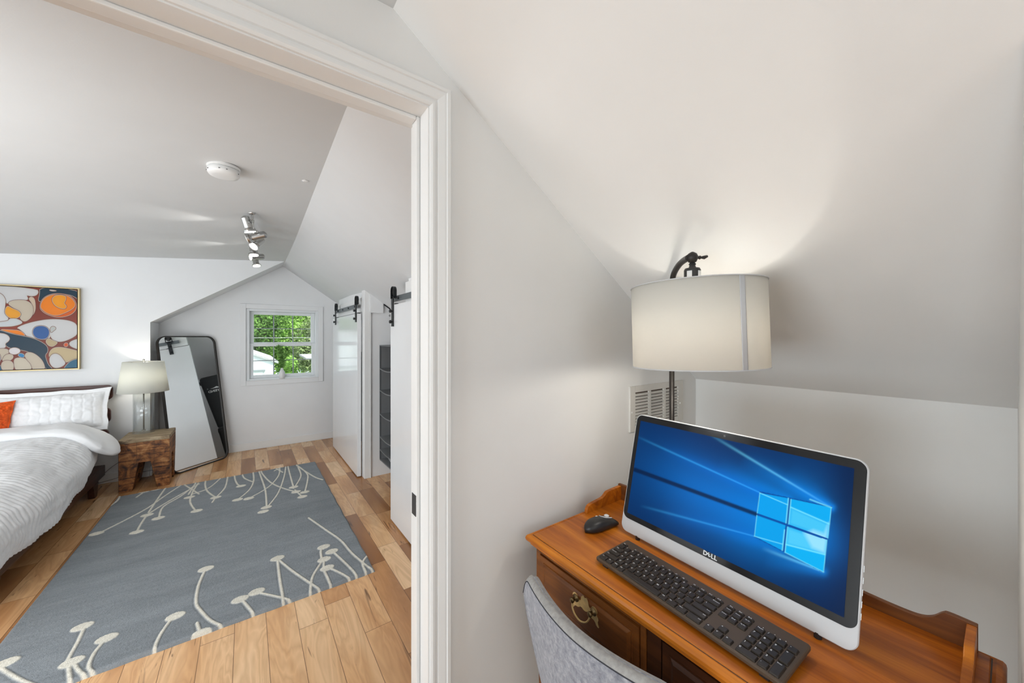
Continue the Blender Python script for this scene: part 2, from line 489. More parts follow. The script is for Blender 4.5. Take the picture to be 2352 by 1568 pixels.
def lathe(bm, prof, c=(0, 0, 0), n=32, mi=0, ax=(0, 0, 1), caps=True):
    """prof: (radius, height) along ax from c"""
    a = Vector(ax).normalized()
    loft(bm, [ring(Vector(c) + a * h, a, max(r, 1e-4), n) for r, h in prof], caps, mi)
def smooth_poly(p, it=2, closed=True):
    for _ in range(it):
        q = []; n = len(p)
        for i in range(n if closed else n - 1):
            a, b = p[i], p[(i + 1) % n]
            q.append(tuple(a[k] * 0.75 + b[k] * 0.25 for k in range(len(a))))
            q.append(tuple(a[k] * 0.25 + b[k] * 0.75 for k in range(len(a))))
        if not closed: q = [p[0]] + q + [p[-1]]
        p = q
    return p
def crom(pts, k=8):
    """Catmull-Rom through points"""
    out = []; P = [pts[0]] + list(pts) + [pts[-1]]
    for i in range(1, len(P) - 2):
        for s in range(k):
            t = s / k
            out.append(tuple(0.5 * (2 * P[i][d] + (P[i + 1][d] - P[i - 1][d]) * t + (2 * P[i - 1][d] - 5 * P[i][d] + 4 * P[i + 1][d] - P[i + 2][d]) * t * t + (3 * P[i][d] - P[i - 1][d] - 3 * P[i + 1][d] + P[i + 2][d]) * t ** 3) for d in range(len(pts[0]))))
    out.append(tuple(pts[-1]))
    return out
def rrect(w, h, r, n=6):
    out = []
    for cx, cy, a0 in ((w / 2 - r, h / 2 - r, 0), (-w / 2 + r, h / 2 - r, 90), (-w / 2 + r, -h / 2 + r, 180), (w / 2 - r, -h / 2 + r, 270)):
        for i in range(n + 1):
            a = R(a0 + 90 * i / n); out.append((cx + r * math.cos(a), cy + r * math.sin(a)))
    return out
def grid_mesh(name, X, Y, Z, mat, parent=None, col=None, world=True, smooth=True, flip=False):
    """numpy grid -> mesh with optional colour attribute"""
    ny, nx = X.shape
    me = bpy.data.meshes.new(name)
    v = np.stack([X, Y, Z], -1).reshape(-1, 3).astype(float)
    if parent is not None and world:
        mi = np.array(MW[parent.name].inverted())
        v = v @ mi[:3, :3].T + mi[:3, 3]
    idx = np.arange(nx * ny).reshape(ny, nx)
    q = np.stack([idx[:-1, :-1], idx[:-1, 1:], idx[1:, 1:], idx[1:, :-1]], -1).reshape(-1, 4)
    if flip: q = q[:, ::-1]
    me.vertices.add(len(v)); me.vertices.foreach_set('co', v.ravel())
    me.loops.add(q.size); me.loops.foreach_set('vertex_index', q.ravel().astype(np.int32))
    me.polygons.add(len(q)); me.polygons.foreach_set('loop_start', np.arange(0, q.size, 4, dtype=np.int32))
    me.polygons.foreach_set('loop_total', np.full(len(q), 4, dtype=np.int32))
    me.update(calc_edges=True); me.validate()
    if smooth: me.polygons.foreach_set('use_smooth', np.ones(len(q), dtype=bool))
    if col is not None:
        a = me.color_attributes.new('col', 'FLOAT_COLOR', 'POINT')
        cc = np.concatenate([col.reshape(-1, 3), np.ones((len(v), 1))], 1)
        a.data.foreach_set('color', cc.ravel().astype(np.float32))
    me.materials.append(M[mat])
    o = bpy.data.objects.new(name, me); C.objects.link(o)
    if parent is not None: o.parent = parent
    MW[o.name] = MW[parent.name].copy() if parent is not None else Matrix.Identity(4)
    return o
def text_bm(bm, s, size, mtx, mi=0, bold=0.0, align='CENTER'):
    cu = bpy.data.curves.new('t', 'FONT'); cu.body = s; cu.size = size; cu.align_x = align; cu.align_y = 'CENTER'
    cu.resolution_u = 2; cu.fill_mode = 'FRONT'; cu.offset = size * bold
    o = bpy.data.objects.new('t', cu); C.objects.link(o)
    me = o.to_mesh()
    n0 = len(bm.verts); f0 = len(bm.faces)
    bm.from_mesh(me); bm.verts.ensure_lookup_table(); bm.faces.ensure_lookup_table()
    bmesh.ops.transform(bm, matrix=mtx, verts=bm.verts[n0:])
    for f in bm.faces[f0:]: f.material_index = mi
    o.to_mesh_clear(); bpy.data.objects.remove(o); bpy.data.curves.remove(cu)
FL = -EYE
# ---------------------------------------------------------------- the setting
DY = 0.95; DY2 = 1.061          # partition wall between study and bedroom
WY = 5.572                      # window wall
BY = 5.12                       # wall behind the bed
KX = 1.856; KZ = -0.2137        # knee wall
XL = -3.4; YB = -3.0            # far left walls, study back wall
RS = [(-3.2, 1.071, 0.309), (0.95, 1.071, 0.309), (1.5, 1.080, 0.306), (3.77, 1.115, 0.352), (4.4, 1.140, 0.364), (5.72, 1.190, 0.386)]
def roofc(y):
    for a, b in zip(RS, RS[1:]):
        if y <= b[0]:
            t = (y - a[0]) / (b[0] - a[0]); return a[1] + (b[1] - a[1]) * t, a[2] + (b[2] - a[2]) * t
    return RS[-1][1:]
def roofz(x, y): return roofc(y)[0] - 0.692 * x
def ceilz(x, y):
    c, fx = roofc(y); return c - 0.692 * fx - 0.09 * (fx - x)

struct('floor', bx(XL - 0.1, KX + 0.1, YB - 0.1, WY + 0.15, FL - 0.12, FL), 'floor')

# roof slope and ceiling over study and bedroom (a thick slab each)
def slab(rows, up=0.12):
    bm = nb(); lo = [[bm.verts.new(p) for p in r] for r in rows]; hi = [[bm.verts.new((p[0], p[1], p[2] + up)) for p in r] for r in rows]
    ny, nx = len(rows), len(rows[0])
    for j in range(ny - 1):
        for i in range(nx - 1):
            bm.faces.new((lo[j][i], lo[j][i + 1], lo[j + 1][i + 1], lo[j + 1][i])); bm.faces.new((hi[j][i], hi[j + 1][i], hi[j + 1][i + 1], hi[j][i + 1]))
    for j in range(ny - 1):
        bm.faces.new((lo[j][0], lo[j + 1][0], hi[j + 1][0], hi[j][0])); bm.faces.new((lo[j][-1], hi[j][-1], hi[j + 1][-1], lo[j + 1][-1]))
    for i in range(nx - 1):
        bm.faces.new((lo[0][i], hi[0][i], hi[0][i + 1], lo[0][i + 1])); bm.faces.new((lo[-1][i], lo[-1][i + 1], hi[-1][i + 1], hi[-1][i]))
    return bm
def slope_rows(ys): return [[(roofc(y)[1] - 0.12, y, roofz(roofc(y)[1], y) + 0.002), (roofc(y)[1], y, roofz(roofc(y)[1], y)), (KX + 0.05, y, roofz(KX + 0.05, y))] for y in ys]
struct('ceiling_study_slope', slab(slope_rows([YB - 0.1, 0.95, 1.0])), 'wall_study')
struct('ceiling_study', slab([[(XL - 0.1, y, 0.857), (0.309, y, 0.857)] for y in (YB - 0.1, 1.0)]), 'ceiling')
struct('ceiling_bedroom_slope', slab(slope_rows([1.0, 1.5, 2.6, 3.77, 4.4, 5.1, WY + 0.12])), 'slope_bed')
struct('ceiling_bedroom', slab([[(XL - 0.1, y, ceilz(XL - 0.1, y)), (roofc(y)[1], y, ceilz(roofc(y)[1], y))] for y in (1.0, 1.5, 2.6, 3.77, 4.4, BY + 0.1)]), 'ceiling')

# partition with the wide cased opening: study side and bedroom side skins so each room keeps its own paint
OX0, OX1, OZ = -0.46, 0.404, 0.633
def part_skin(y0, y1, mat, name):
    zc = 0.93; bm = nb()
    box(bm, XL, OX0 - 0.02, y0, y1, FL, zc)
    box(bm, OX0 - 0.02, OX1 + 0.02, y0, y1, OZ + 0.02, zc)
    prism(bm, [(OX1 + 0.02, y0, FL), (KX + 0.05, y0, FL), (KX + 0.05, y0, roofz(KX + 0.05, 1.0) + 0.03), (0.33, y0, roofz(0.33, 1.0) + 0.03), (OX1 + 0.02, y0, OZ + 0.3)] if False else
          [(OX1 + 0.02, y0, FL), (KX + 0.05, y0, FL), (KX + 0.05, y0, roofz(KX + 0.05, 1.0) + 0.03), (OX1 + 0.02, y0, roofz(OX1 + 0.02, 1.0) + 0.03)], (0, y1 - y0, 0))
    return struct(name, bm, mat)
part_skin(DY, (DY + DY2) / 2, 'wall_study', 'wall_partition')
part_skin((DY + DY2) / 2, DY2, 'wall_bed', 'wall_partition_bedroom')
struct('wall_knee_study', bx(KX, KX + 0.1, -0.11, DY, FL, KZ + 0.04), 'wall_study')
struct('wall_right', bx(0.92, KX + 0.1, -0.11, -0.012, FL, 0.95), 'wall_study')
struct('wall_stair_side', bx(0.92, 1.02, YB, -0.11, FL, 0.95), 'wall_study')
struct('wall_left_study', bx(XL - 0.1, XL, YB - 0.1, DY, FL, 1.0), 'wall_study')
struct('wall_back', bx(XL, 1.02, YB - 0.1, YB, FL, 1.0), 'wall_study')
struct('wall_left_bedroom', bx(XL - 0.1, XL, DY, BY + 0.1, FL, 1.0), 'wall_bed')
# wall behind the bed, cut along the gable of the window bay, and the bay's own left side and soffit
cz, cx = 0.151, -0.785
bm = nb()
prism(bm, [(XL, BY, FL), (cx, BY, FL), (cx, BY, cz), (roofc(BY)[1], BY, ceilz(roofc(BY)[1], BY) + 0.005), (roofc(BY)[1], BY, 1.0), (XL, BY, 1.0)], (0, WY + 0.1 - BY, 0))
struct('wall_bed', bm, 'wall_bed')
# window wall with a real opening
X0, X1, Z0, Z1 = -0.005, 0.792, -0.545, 0.356
bm = nb()
box(bm, cx - 0.1, X0, WY, WY + 0.13, FL, 1.05); box(bm, X1, KX + 0.1, WY, WY + 0.13, FL, 1.05)
box(bm, X0, X1, WY, WY + 0.13, FL, Z0); box(bm, X0, X1, WY, WY + 0.13, Z1, 1.05)
struct('wall_window', bm, 'wall_bed')
struct('wall_knee_closet', bx(KX, KX + 0.1, DY2, WY, FL, KZ + 0.12), 'wall_bed')
bev(struct('baseboard_window', bx(cx, KX, WY - 0.014, WY, FL, FL + 0.092), 'trim'), 0.004)
bev(struct('baseboard_bed', bx(XL, cx, BY - 0.014, BY, FL, FL + 0.092), 'trim'), 0.004)
bev(struct('baseboard_bay', bx(cx, cx + 0.014, BY, WY - 0.014, FL, FL + 0.092), 'trim'), 0.004)

# cased opening between the rooms: jamb lining, stop, fluted casing
tr = sroot('trim_1', (OX1, DY, FL))
def jamb_lining():
    bm = nb(); y0, y1 = DY - 0.004, DY2 + 0.012
    box(bm, OX1, OX1 + 0.022, y0, y1, FL, OZ); box(bm, OX0 - 0.022, OX0, y0, y1, FL, OZ)
    box(bm, OX0 - 0.022, OX1 + 0.022, y0, y1, OZ, OZ + 0.022)
    return bm
link('jamb_lining', jamb_lining(), 'trim', tr)
bm = nb(); sy0, sy1, st = DY + 0.052, DY + 0.088, 0.011
box(bm, OX1 - st, OX1, sy0, sy1, FL, OZ); box(bm, OX0, OX0 + st, sy0, sy1, FL, OZ); box(bm, OX0 + st, OX1 - st, sy0, sy1, OZ - st, OZ)
bev(link('door_stop', bm, 'trim', tr), 0.003)
# casing profile: (distance out from the opening, projection from the wall)
prof = [(0.004, 0.0), (0.004, 0.010), (0.010, 0.014), (0.016, 0.014), (0.018, 0.010), (0.024, 0.010), (0.026, 0.0145), (0.044, 0.0185), (0.049, 0.0185), (0.051, 0.0225), (0.060, 0.0225), (0.0635, 0.018), (0.0635, 0.0)]
def casing(side):
    """side +1: study face, -1: bedroom face. Loft of the mitred profile around the opening"""
    bm = nb(); yb = DY if side > 0 else DY2
    rings = []
    for (x, z, ox, oz) in ((OX1, FL, 1, 0), (OX1, OZ, 1, 1), (OX0, OZ, -1, 1), (OX0, FL, -1, 0)):
        rings.append([Vector((x + ox * d, yb - side * p, z + oz * d)) for d, p in prof])
    loft(bm, rings, True)
    return bm
link('casing', casing(1), 'trim', tr); link('casing', casing(-1), 'trim', tr)
link('strike_plate', bx(OX1 - 0.0125, OX1 - 0.010, DY + 0.055, DY + 0.085, -0.515, -0.455), 'steel_dark', tr)

# garden window: casing, frame, two sashes with grilles
wn = sroot('window_1', ((X0 + X1) / 2, WY, Z0))
bm = nb(); cw = 0.058
for a in ((X0 - cw, X0, Z0 - cw, Z1 + cw), (X1, X1 + cw, Z0 - cw, Z1 + cw), (X0, X1, Z1, Z1 + cw), (X0, X1, Z0 - cw, Z0)):
    box(bm, a[0], a[1], WY - 0.016, WY, a[2], a[3])
bev(link('window_casing', bm, 'wall_bed', wn), 0.003)
bm = nb()
for a in ((X0, X0 + 0.035, Z0, Z1), (X1 - 0.035, X1, Z0, Z1), (X0 + 0.035, X1 - 0.035, Z1 - 0.03, Z1), (X0 + 0.035, X1 - 0.035, Z0, Z0 + 0.025)):
    box(bm, a[0], a[1], WY + 0.006, WY + 0.13, a[2], a[3])
bev(link('window_frame', bm, 'vinyl', wn), 0.003)
zm = -0.092
def sash(x0, x1, z0, z1, y, name):
    b_ = 0.045; bm = nb()
    for a in ((x0, x0 + b_, z0, z1), (x1 - b_, x1, z0, z1), (x0 + b_, x1 - b_, z1 - b_ * 0.85, z1), (x0 + b_, x1 - b_, z0, z0 + b_ * 0.85)):
        box(bm, a[0], a[1], y, y + 0.03, a[2], a[3])
    s = bev(link(name, bm, 'vinyl', wn), 0.004)
    gx0, gx1, gz0, gz1 = x0 + b_, x1 - b_, z0 + b_ * 0.85, z1 - b_ * 0.85
    g = nb()
    for k in (1, 2):
        xx = gx0 + (gx1 - gx0) * k / 3; box(g, xx - 0.006, xx + 0.006, y + 0.012, y + 0.02, gz0, gz1)
    zz = (gz0 + gz1) / 2; box(g, gx0, gx1, y + 0.0125, y + 0.0195, zz - 0.005, zz + 0.005)
    link('muntins', g, 'muntin', s)
    link('pane', bx(gx0, gx1, y + 0.0225, y + 0.0255, gz0, gz1), 'pane', s)
    return s
sash(X0 + 0.035, X1 - 0.035, zm - 0.012, Z1 - 0.03, WY + 0.085, 'upper_sash')
ls = sash(X0 + 0.03, X1 - 0.03, Z0 + 0.025, zm + 0.012, WY + 0.05, 'lower_sash')
for xx in (0.26, 0.56):
    b = nb(); box(b, xx - 0.03, xx + 0.03, WY + 0.052, WY + 0.075, zm + 0.012, zm + 0.020); cyl(b, (xx, WY + 0.06, zm + 0.02), (xx, WY + 0.06, zm + 0.027), 0.012, n=12)
    link('sash_lock', b, 'vinyl', ls)
bev(link('window_sill', bx(X0, X1, WY - 0.02, WY + 0.05, Z0 - 0.004, Z0 + 0.006), 'sill_stone', wn), 0.003)

# made-up unseen windows, added to frame the fill lights above
def added_window(n, x0, x1, y0, y1, z0, z1, ax):
    o = sroot('window_%d' % n, (x0, y0, z0)); bm = nb(); t = 0.06
    if ax == 'X':
        for a in ((y0, y0 + t, z0, z1), (y1 - t, y1, z0, z1), (y0 + t, y1 - t, z1 - t, z1), (y0 + t, y1 - t, z0, z0 + t)): box(bm, x0, x1, *a)
    else:
        for a in ((x0, x0 + t, z0, z1), (x1 - t, x1, z0, z1), (x0 + t, x1 - t, z1 - t, z1), (x0 + t, x1 - t, z0, z0 + t)): box(bm, a[0], a[1], y0, y1, a[2], a[3])
    link('window_frame', bm, 'trim', o)
added_window(2, XL, XL + 0.03, 1.9, 4.7, -0.95, 0.65, 'X')
added_window(5, -3.05, -0.85, DY2 + 0.001, DY2 + 0.03, -0.96, 0.06, 'Y')  # invented window in the interior partition, added for the side fill
added_window(3, -2.1, 0.3, YB, YB + 0.03, -0.9, 0.7, 'Y')
added_window(4, XL, XL + 0.03, -0.68, 0.92, -1.12, 0.12, 'X')

# closet run on the right of the bedroom: post, divider wall, header boards
CX = 0.94
bm = nb(); prism(bm, [(CX, 3.76, FL), (CX + 0.05, 3.76, FL), (CX + 0.05, 3.76, roofz(CX + 0.05, 3.8) + 0.02), (CX, 3.76, roofz(CX, 3.8) + 0.02)], (0, 0.11, 0))
bev(struct('trim_2', bm, 'trim'), 0.003)
bm = nb(); prism(bm, [(CX + 0.05, 3.775, FL), (KX, 3.775, FL), (KX, 3.775, roofz(KX, 3.8) + 0.02), (CX + 0.05, 3.775, roofz(CX + 0.05, 3.8) + 0.02)], (0, 0.08, 0))
struct('wall_closet_divider', bm, 'wall_bed')
bm = nb(); box(bm, CX + 0.05, CX + 0.062, 3.755, 3.775, FL, 0.245)
struct('trim_3', bm, 'trim')
# header block whose top follows the slope
bm = nb(); prism(bm, [(CX + 0.05, 3.745, 0.243), (1.119, 3.745, 0.243), (1.119, 3.745, roofz(1.119, 3.75) + 0.01), (CX + 0.05, 3.745, roofz(CX + 0.05, 3.75) + 0.01)], (0, 0.03, 0))
struct('trim_4', bm, 'wall_bed')
# track boards (white) above both openings and the little wall above them
bm = nb(); box(bm, CX, CX + 0.02, 3.87, 5.08, 0.255, 0.40)
bev(struct('trim_5', bm, 'trim'), 0.003)
bm = nb(); box(bm, CX - 0.005, CX + 0.02, DY2, 2.60, 0.20, 0.40)
bev(struct('trim_6', bm, 'trim'), 0.003)
bm = nb(); prism(bm, [(CX + 0.02, 3.87, 0.26), (CX + 0.05, 3.87, 0.26), (CX + 0.05, 3.87, roofz(CX + 0.05, 3.9) + 0.02), (CX + 0.02, 3.87, roofz(CX + 0.02, 3.9) + 0.02)], (0, 1.21, 0))
struct('wall_closet_header', bm, 'wall_bed')
bm = nb(); prism(bm, [(CX + 0.02, DY2, 0.26), (CX + 0.05, DY2, 0.26), (CX + 0.05, DY2, roofz(CX + 0.05, 1.1) + 0.02), (CX + 0.02, DY2, roofz(CX + 0.02, 1.1) + 0.02)], (0, 1.54, 0))
struct('wall_closet_header_near', bm, 'wall_bed')
struct('baseboard_closet', bx(KX - 0.014, KX, 3.86, WY - 0.014, FL, FL + 0.09), 'trim')

# sliding barn doors with strap hangers
def barn_door(n, y0, y1, ztop, wz, sb, straps):
    d = sroot('door_%d' % n, (0.91, (y0 + y1) / 2, FL + 0.012))
    bev(link('door_panel', bx(0.89, 0.926, y0, y1, FL + 0.012, ztop), 'door', d), 0.002)
    for ys in straps:
        bm = nb(); w = 0.020
        # strap up the face, hooked over the wheel
        pts = [(0.886, sb), (0.886, wz + 0.01)]
        box(bm, 0.881, 0.889, ys - w, ys + w, sb, wz - 0.045)
        arc = [(0.885 + 0.0, ys + w * 0 + 0.026 * math.cos(a), wz + 0.030 * math.sin(a)) for a in np.linspace(0, PI, 12)]
        st = link('hanger_strap', bm, 'black_metal', d)
        # horseshoe guard around the wheel
        bm = nb()
        pr = [(0.889, 0.0), (0.905, 0.0)]
        rin, rout = 0.031, 0.036
        a_ = np.linspace(R(-15), R(195), 18)
        rings = [[Vector((x, ys + r * math.cos(a), wz + r * math.sin(a))) for x, r in ((0.881, rin), (0.881, rout), (0.905, rout), (0.905, rin))] for a in a_]
        loft(bm, rings, True)
        box(bm, 0.881, 0.905, ys - 0.036, ys - 0.031, wz - 0.05, wz - 0.008)
        box(bm, 0.881, 0.905, ys + 0.031, ys + 0.036, wz - 0.05, wz - 0.008)
        box(bm, 0.881, 0.889, ys - 0.036, ys + 0.036, wz - 0.056, wz - 0.044)
        link('wheel_guard', bm, 'black_metal', st)
        bm = nb(); lathe(bm, [(0.010, 0), (0.028, 0.0), (0.030, 0.003), (0.024, 0.006), (0.024, 0.011), (0.030, 0.014), (0.028, 0.017), (0.010, 0.017)], (0.891, ys, wz), 24, ax=(1, 0, 0))
        link('wheel', bm, 'black_plastic', st, smooth=True)
        for zb in (sb + 0.035, sb + 0.115):
            bm = nb(); lathe(bm, [(0.005, 0.0), (0.005, 0.006), (0.012, 0.007), (0.013, 0.014), (0.010, 0.020)], (0.881, ys, zb), 14, ax=(-1, 0, 0))
            link('bolt', bm, 'black_metal', st)
        # small anti-jump disc on the door's top edge
        bm = nb(); cyl(bm, (0.905, ys - 0.03, ztop), (0.905, ys - 0.03, ztop + 0.010), 0.016, n=16); link('anti_jump_disc', bm, 'black_plastic', d)
    return d
barn_door(1, 3.83, 5.10, 0.235, 0.378, 0.150, (3.87, 4.90))
barn_door(2, 1.50, 2.796, 0.243, 0.345, 0.080, (2.735, 1.60))
def rail(y0, y1, z, name, label):
    o = thing(name, label, 'door track', (0.915, (y0 + y1) / 2, z), 0, 'barn door tracks')
    bev(link('flat_bar', bx(0.909, 0.915, y0, y1, z - 0.021, z + 0.021), 'track_steel', o), 0.001)
    n = 4
    for k in range(n):
        y = y0 + 0.12 + (y1 - y0 - 0.24) * k / (n - 1); bm = nb(); cyl(bm, (0.903, y, z), (0.940, y, z), 0.009, n=12)
        link('spacer_bolt', bm, 'black_metal', o)
    return o
rail(3.90, 5.00, 0.318, 'barn_door_rail', 'dark grey flat steel track above the closet door nearest the window')
rail(1.30, 2.79, 0.290, 'barn_door_rail', 'dark grey flat steel track beside the door casing, above the near closet door')
# slim black bar standing in for a dark line down the closet slope
bm = nb(); cyl(bm, (1.12, 3.73, 0.33), (1.30, 3.73, 0.205), 0.006, n=10)
tag(link('closet_rod_brace', bm, 'black_metal'), 'thin black metal brace running down the sloped closet ceiling', 'brace')
# ---------------------------------------------------------------- desk
DZ = -0.62
dk = thing('writing_desk', 'brown cherry wood writing desk with low gallery rail and brass drawer pull, against the wall', 'desk', (0.94, 0.455, FL))
dx0, dx1, dy0, dy1 = 0.712, 1.178, 0.004, 0.905
bm = nb(); rings = []
for ins, z in ((0.020, DZ), (0.0185, DZ - 0.0025), (0.0165, DZ - 0.0025), (0.012, DZ - 0.0005), (0.005, DZ - 0.003), (0.0012, DZ - 0.008), (0.0, DZ - 0.014), (0.002, DZ - 0.020), (0.008, DZ - 0.025), (0.012, DZ - 0.027), (0.012, DZ - 0.032), (0.02, DZ - 0.033)):
    rings.append([Vector((dx0 + ins if sx < 0 else dx1 - ins * 0.6, dy0 + ins if sy < 0 else dy1 - ins, z)) for sx, sy in ((-1, -1), (1, -1), (1, 1), (-1, 1))])
loft(bm, rings, True)
bm.faces.ensure_lookup_table()
for i, f in enumerate(bm.faces):
    if 4 <= i < 8: f.material_index = 1
link('desktop', bm, ['desk_top', 'groove'], dk)
bm = nb(); box(bm, 0.738, 1.15, 0.035, 0.872, -0.80, DZ - 0.033)
for a in ((0.738, 1.15, 0.035, 0.05), (0.738, 1.15, 0.857, 0.872)): pass
carc = bev(link('carcass', bm, 'desk_body', dk), 0.003)
# face frame stiles and the dark recessed middle
bm = nb(); box(bm, 0.730, 0.738, 0.853, 0.872, -0.80, DZ - 0.033); box(bm, 0.730, 0.738, 0.488, 0.502, -0.80, DZ - 0.033); box(bm, 0.730, 0.738, 0.502, 0.853, -0.664, DZ - 0.033); box(bm, 0.730, 0.738, 0.035, 0.488, -0.659, DZ - 0.033)
bev(link('face_frame', bm, 'desk_body', dk), 0.002)
def drawer(y0, y1, z0, z1, x, mat, name):
    bm = nb(); box(bm, x, x + 0.012, y0, y1, z0, z1)
    # raised field with a bevelled border
    i1, i2 = 0.020, 0.028
    rings = [[Vector((xx, y0 + i, z0 + i)), Vector((xx, y1 - i, z0 + i)), Vector((xx, y1 - i, z1 - i)), Vector((xx, y0 + i, z1 - i))] for xx, i in ((x + 0.001, i1 - 0.004), (x - 0.002, i1 - 0.003), (x - 0.001, i1), (x - 0.006, i2))]
    loft(bm, rings, True)
    return link(name, bm, mat, dk)
dr = drawer(0.504, 0.851, -0.795, -0.667, 0.727, 'desk_body', 'drawer')
link('recess_panel', bx(0.7375, 0.7385, 0.036, 0.487, -0.799, -0.661), 'groove', dk)
bm = nb(); box(bm, 0.7345, 0.7375, 0.452, 0.487, -0.799, -0.661); link('recess_stile', bm, 'desk_dark', dk)
drawer(0.06, 0.448, -0.797, -0.664, 0.7325, 'desk_dark', 'drawer')
# legs
for lx, ly in ((0.752, 0.052), (0.752, 0.855), (1.133, 0.052), (1.133, 0.855)):
    bm = nb(); loft(bm, [[Vector((lx + sx * w, ly + sy * w, z)) for sx, sy in ((-1, -1), (1, -1), (1, 1), (-1, 1))] for w, z in ((0.017, -0.80), (0.017, -0.86), (0.011, FL))], True)
    bev(link('leg', bm, 'desk_body', dk), 0.002)
# gallery rails
def ogee(pts): return crom(pts, 6)
h = [(0.038, 0.054), (0.073, 0.056), (0.083, 0.052), (0.097, 0.036), (0.115, 0.027), (0.145, 0.025), (0.20, 0.027), (0.30, 0.034), (0.455, 0.038), (0.61, 0.034), (0.71, 0.027), (0.765, 0.025), (0.795, 0.027), (0.813, 0.036), (0.827, 0.052), (0.837, 0.056), (0.893, 0.056)]
top = ogee(h)
bm = nb(); prism(bm, [(1.157, y, DZ + z) for y, z in [(0.038, -0.001)] + top + [(0.893, -0.001)]], (0.012, 0, 0))
bev(link('gallery_back', bm, 'desk_body', dk), 0.0015)
def gal_side(y0, y1):
    hp = [(0.966, -0.001), (0.967, 0.010), (0.972, 0.020), (0.985, 0.027), (1.02, 0.031), (1.05, 0.034), (1.065, 0.041), (1.075, 0.048), (1.09, 0.050), (1.157, 0.052)]
    bm = nb(); prism(bm, [(x, y0, DZ + z) for x, z in [(0.966, -0.001)] + crom(hp[1:], 5) + [(1.157, -0.001)]], (0, y1 - y0, 0))
    bev(link('gallery_side', bm, 'desk_top', dk), 0.0015)
gal_side(0.877, 0.890); gal_side(0.039, 0.052)
# brass bail pull
hy, hz, hx = 0.662, -0.712, 0.7205
bp = [(-0.050, -0.024), (-0.043, -0.013), (-0.047, -0.004), (-0.040, 0.004), (-0.044, 0.014), (-0.036, 0.022), (-0.025, 0.019), (-0.022, 0.009), (-0.014, 0.010), (-0.013, 0.022), (-0.006, 0.029), (0.0, 0.024),
      (0.006, 0.029), (0.013, 0.022), (0.014, 0.010), (0.022, 0.009), (0.025, 0.019), (0.036, 0.022), (0.044, 0.014), (0.040, 0.004), (0.047, -0.004), (0.043, -0.013), (0.050, -0.024), (0.041, -0.024), (0.034, -0.013), (0.022, -0.012), (0.013, -0.004), (0.0, -0.010), (-0.013, -0.004), (-0.022, -0.012), (-0.034, -0.013), (-0.041, -0.024)]
bm = nb(); prism(bm, [(hx, hy + a, hz + b) for a, b in smooth_poly(bp, 1)], (-0.0012, 0, 0))
pull = link('drawer_pull', bm, 'brass', dr); pull['label'] = 'brass bail pull with bat-wing backplate'
for s in (-1, 1):
    bm = nb(); lathe(bm, [(0.010, 0), (0.010, 0.002), (0.005, 0.004), (0.004, 0.010), (0.007, 0.013), (0.007, 0.017), (0.003, 0.020)], (hx - 0.001, hy + s * 0.031, hz + 0.008), 16, ax=(-1, 0, 0))
    link('pull_post', bm, 'brass_dark', dr, smooth=True)
bm = nb(); tube(bm, crom([(hx - 0.013, hy - 0.031, hz + 0.008), (hx - 0.017, hy - 0.029, hz - 0.006), (hx - 0.019, hy - 0.019, hz - 0.019), (hx - 0.020, hy, hz - 0.025), (hx - 0.019, hy + 0.019, hz - 0.019), (hx - 0.017, hy + 0.029, hz - 0.006), (hx - 0.013, hy + 0.031, hz + 0.008)], 5), 0.0024, 8)
link('bail', bm, 'brass', dr, smooth=True)

# ---------------------------------------------------------------- all-in-one computer
ex = Vector((-0.0374, -0.9993, 0)).normalized(); ey = Vector((0.2325, -0.0087, 0.9725)); ey = (ey - ex * ey.dot(ex)).normalized(); en = ex.cross(ey)
BL = Vector((0.965, 0.735, -0.610))
MWd, MHt = 0.5625, 0.3665
def mp(a, b, d=0.0): return BL + ex * a + ey * b + en * d
cp = thing('desktop_computer', 'white and black all-in-one computer showing a blue desktop, on the wooden desk', 'computer', tuple(mp(MWd / 2, 0, -0.03).xy) + (DZ,), 0)
def rr_ring(inset, d, r, x0=0, x1=MWd, y0=0, y1=MHt):
    cx_, cy_ = (x0 + x1) / 2, (y0 + y1) / 2
    return [mp(cx_ + a, cy_ + b, d) for a, b in rrect(x1 - x0 - 2 * inset, y1 - y0 - 2 * inset, max(r - inset, 0.002), 8)]
bm = nb(); loft(bm, [rr_ring(0.0015, 0.0, 0.022), rr_ring(0, -0.0015, 0.022), rr_ring(0, -0.007, 0.022), rr_ring(0.004, -0.011, 0.022), rr_ring(0.05, -0.030, 0.06), rr_ring(0.10, -0.040, 0.10)], True)
link('housing', bm, 'silver_plastic', cp)
bm = nb()
g0, g1 = 0.040, MHt - 0.003
def glass_ring(d, ins):   # rounded only slightly at the lower corners
    return rr_ring(ins, d, 0.019, 0.003, MWd - 0.003, g0, g1)
loft(bm, [glass_ring(-0.001, 0), glass_ring(0.0008, 0), glass_ring(0.001, 0.0006)], True)
link('glass_bezel', bm, 'black_gloss', cp)
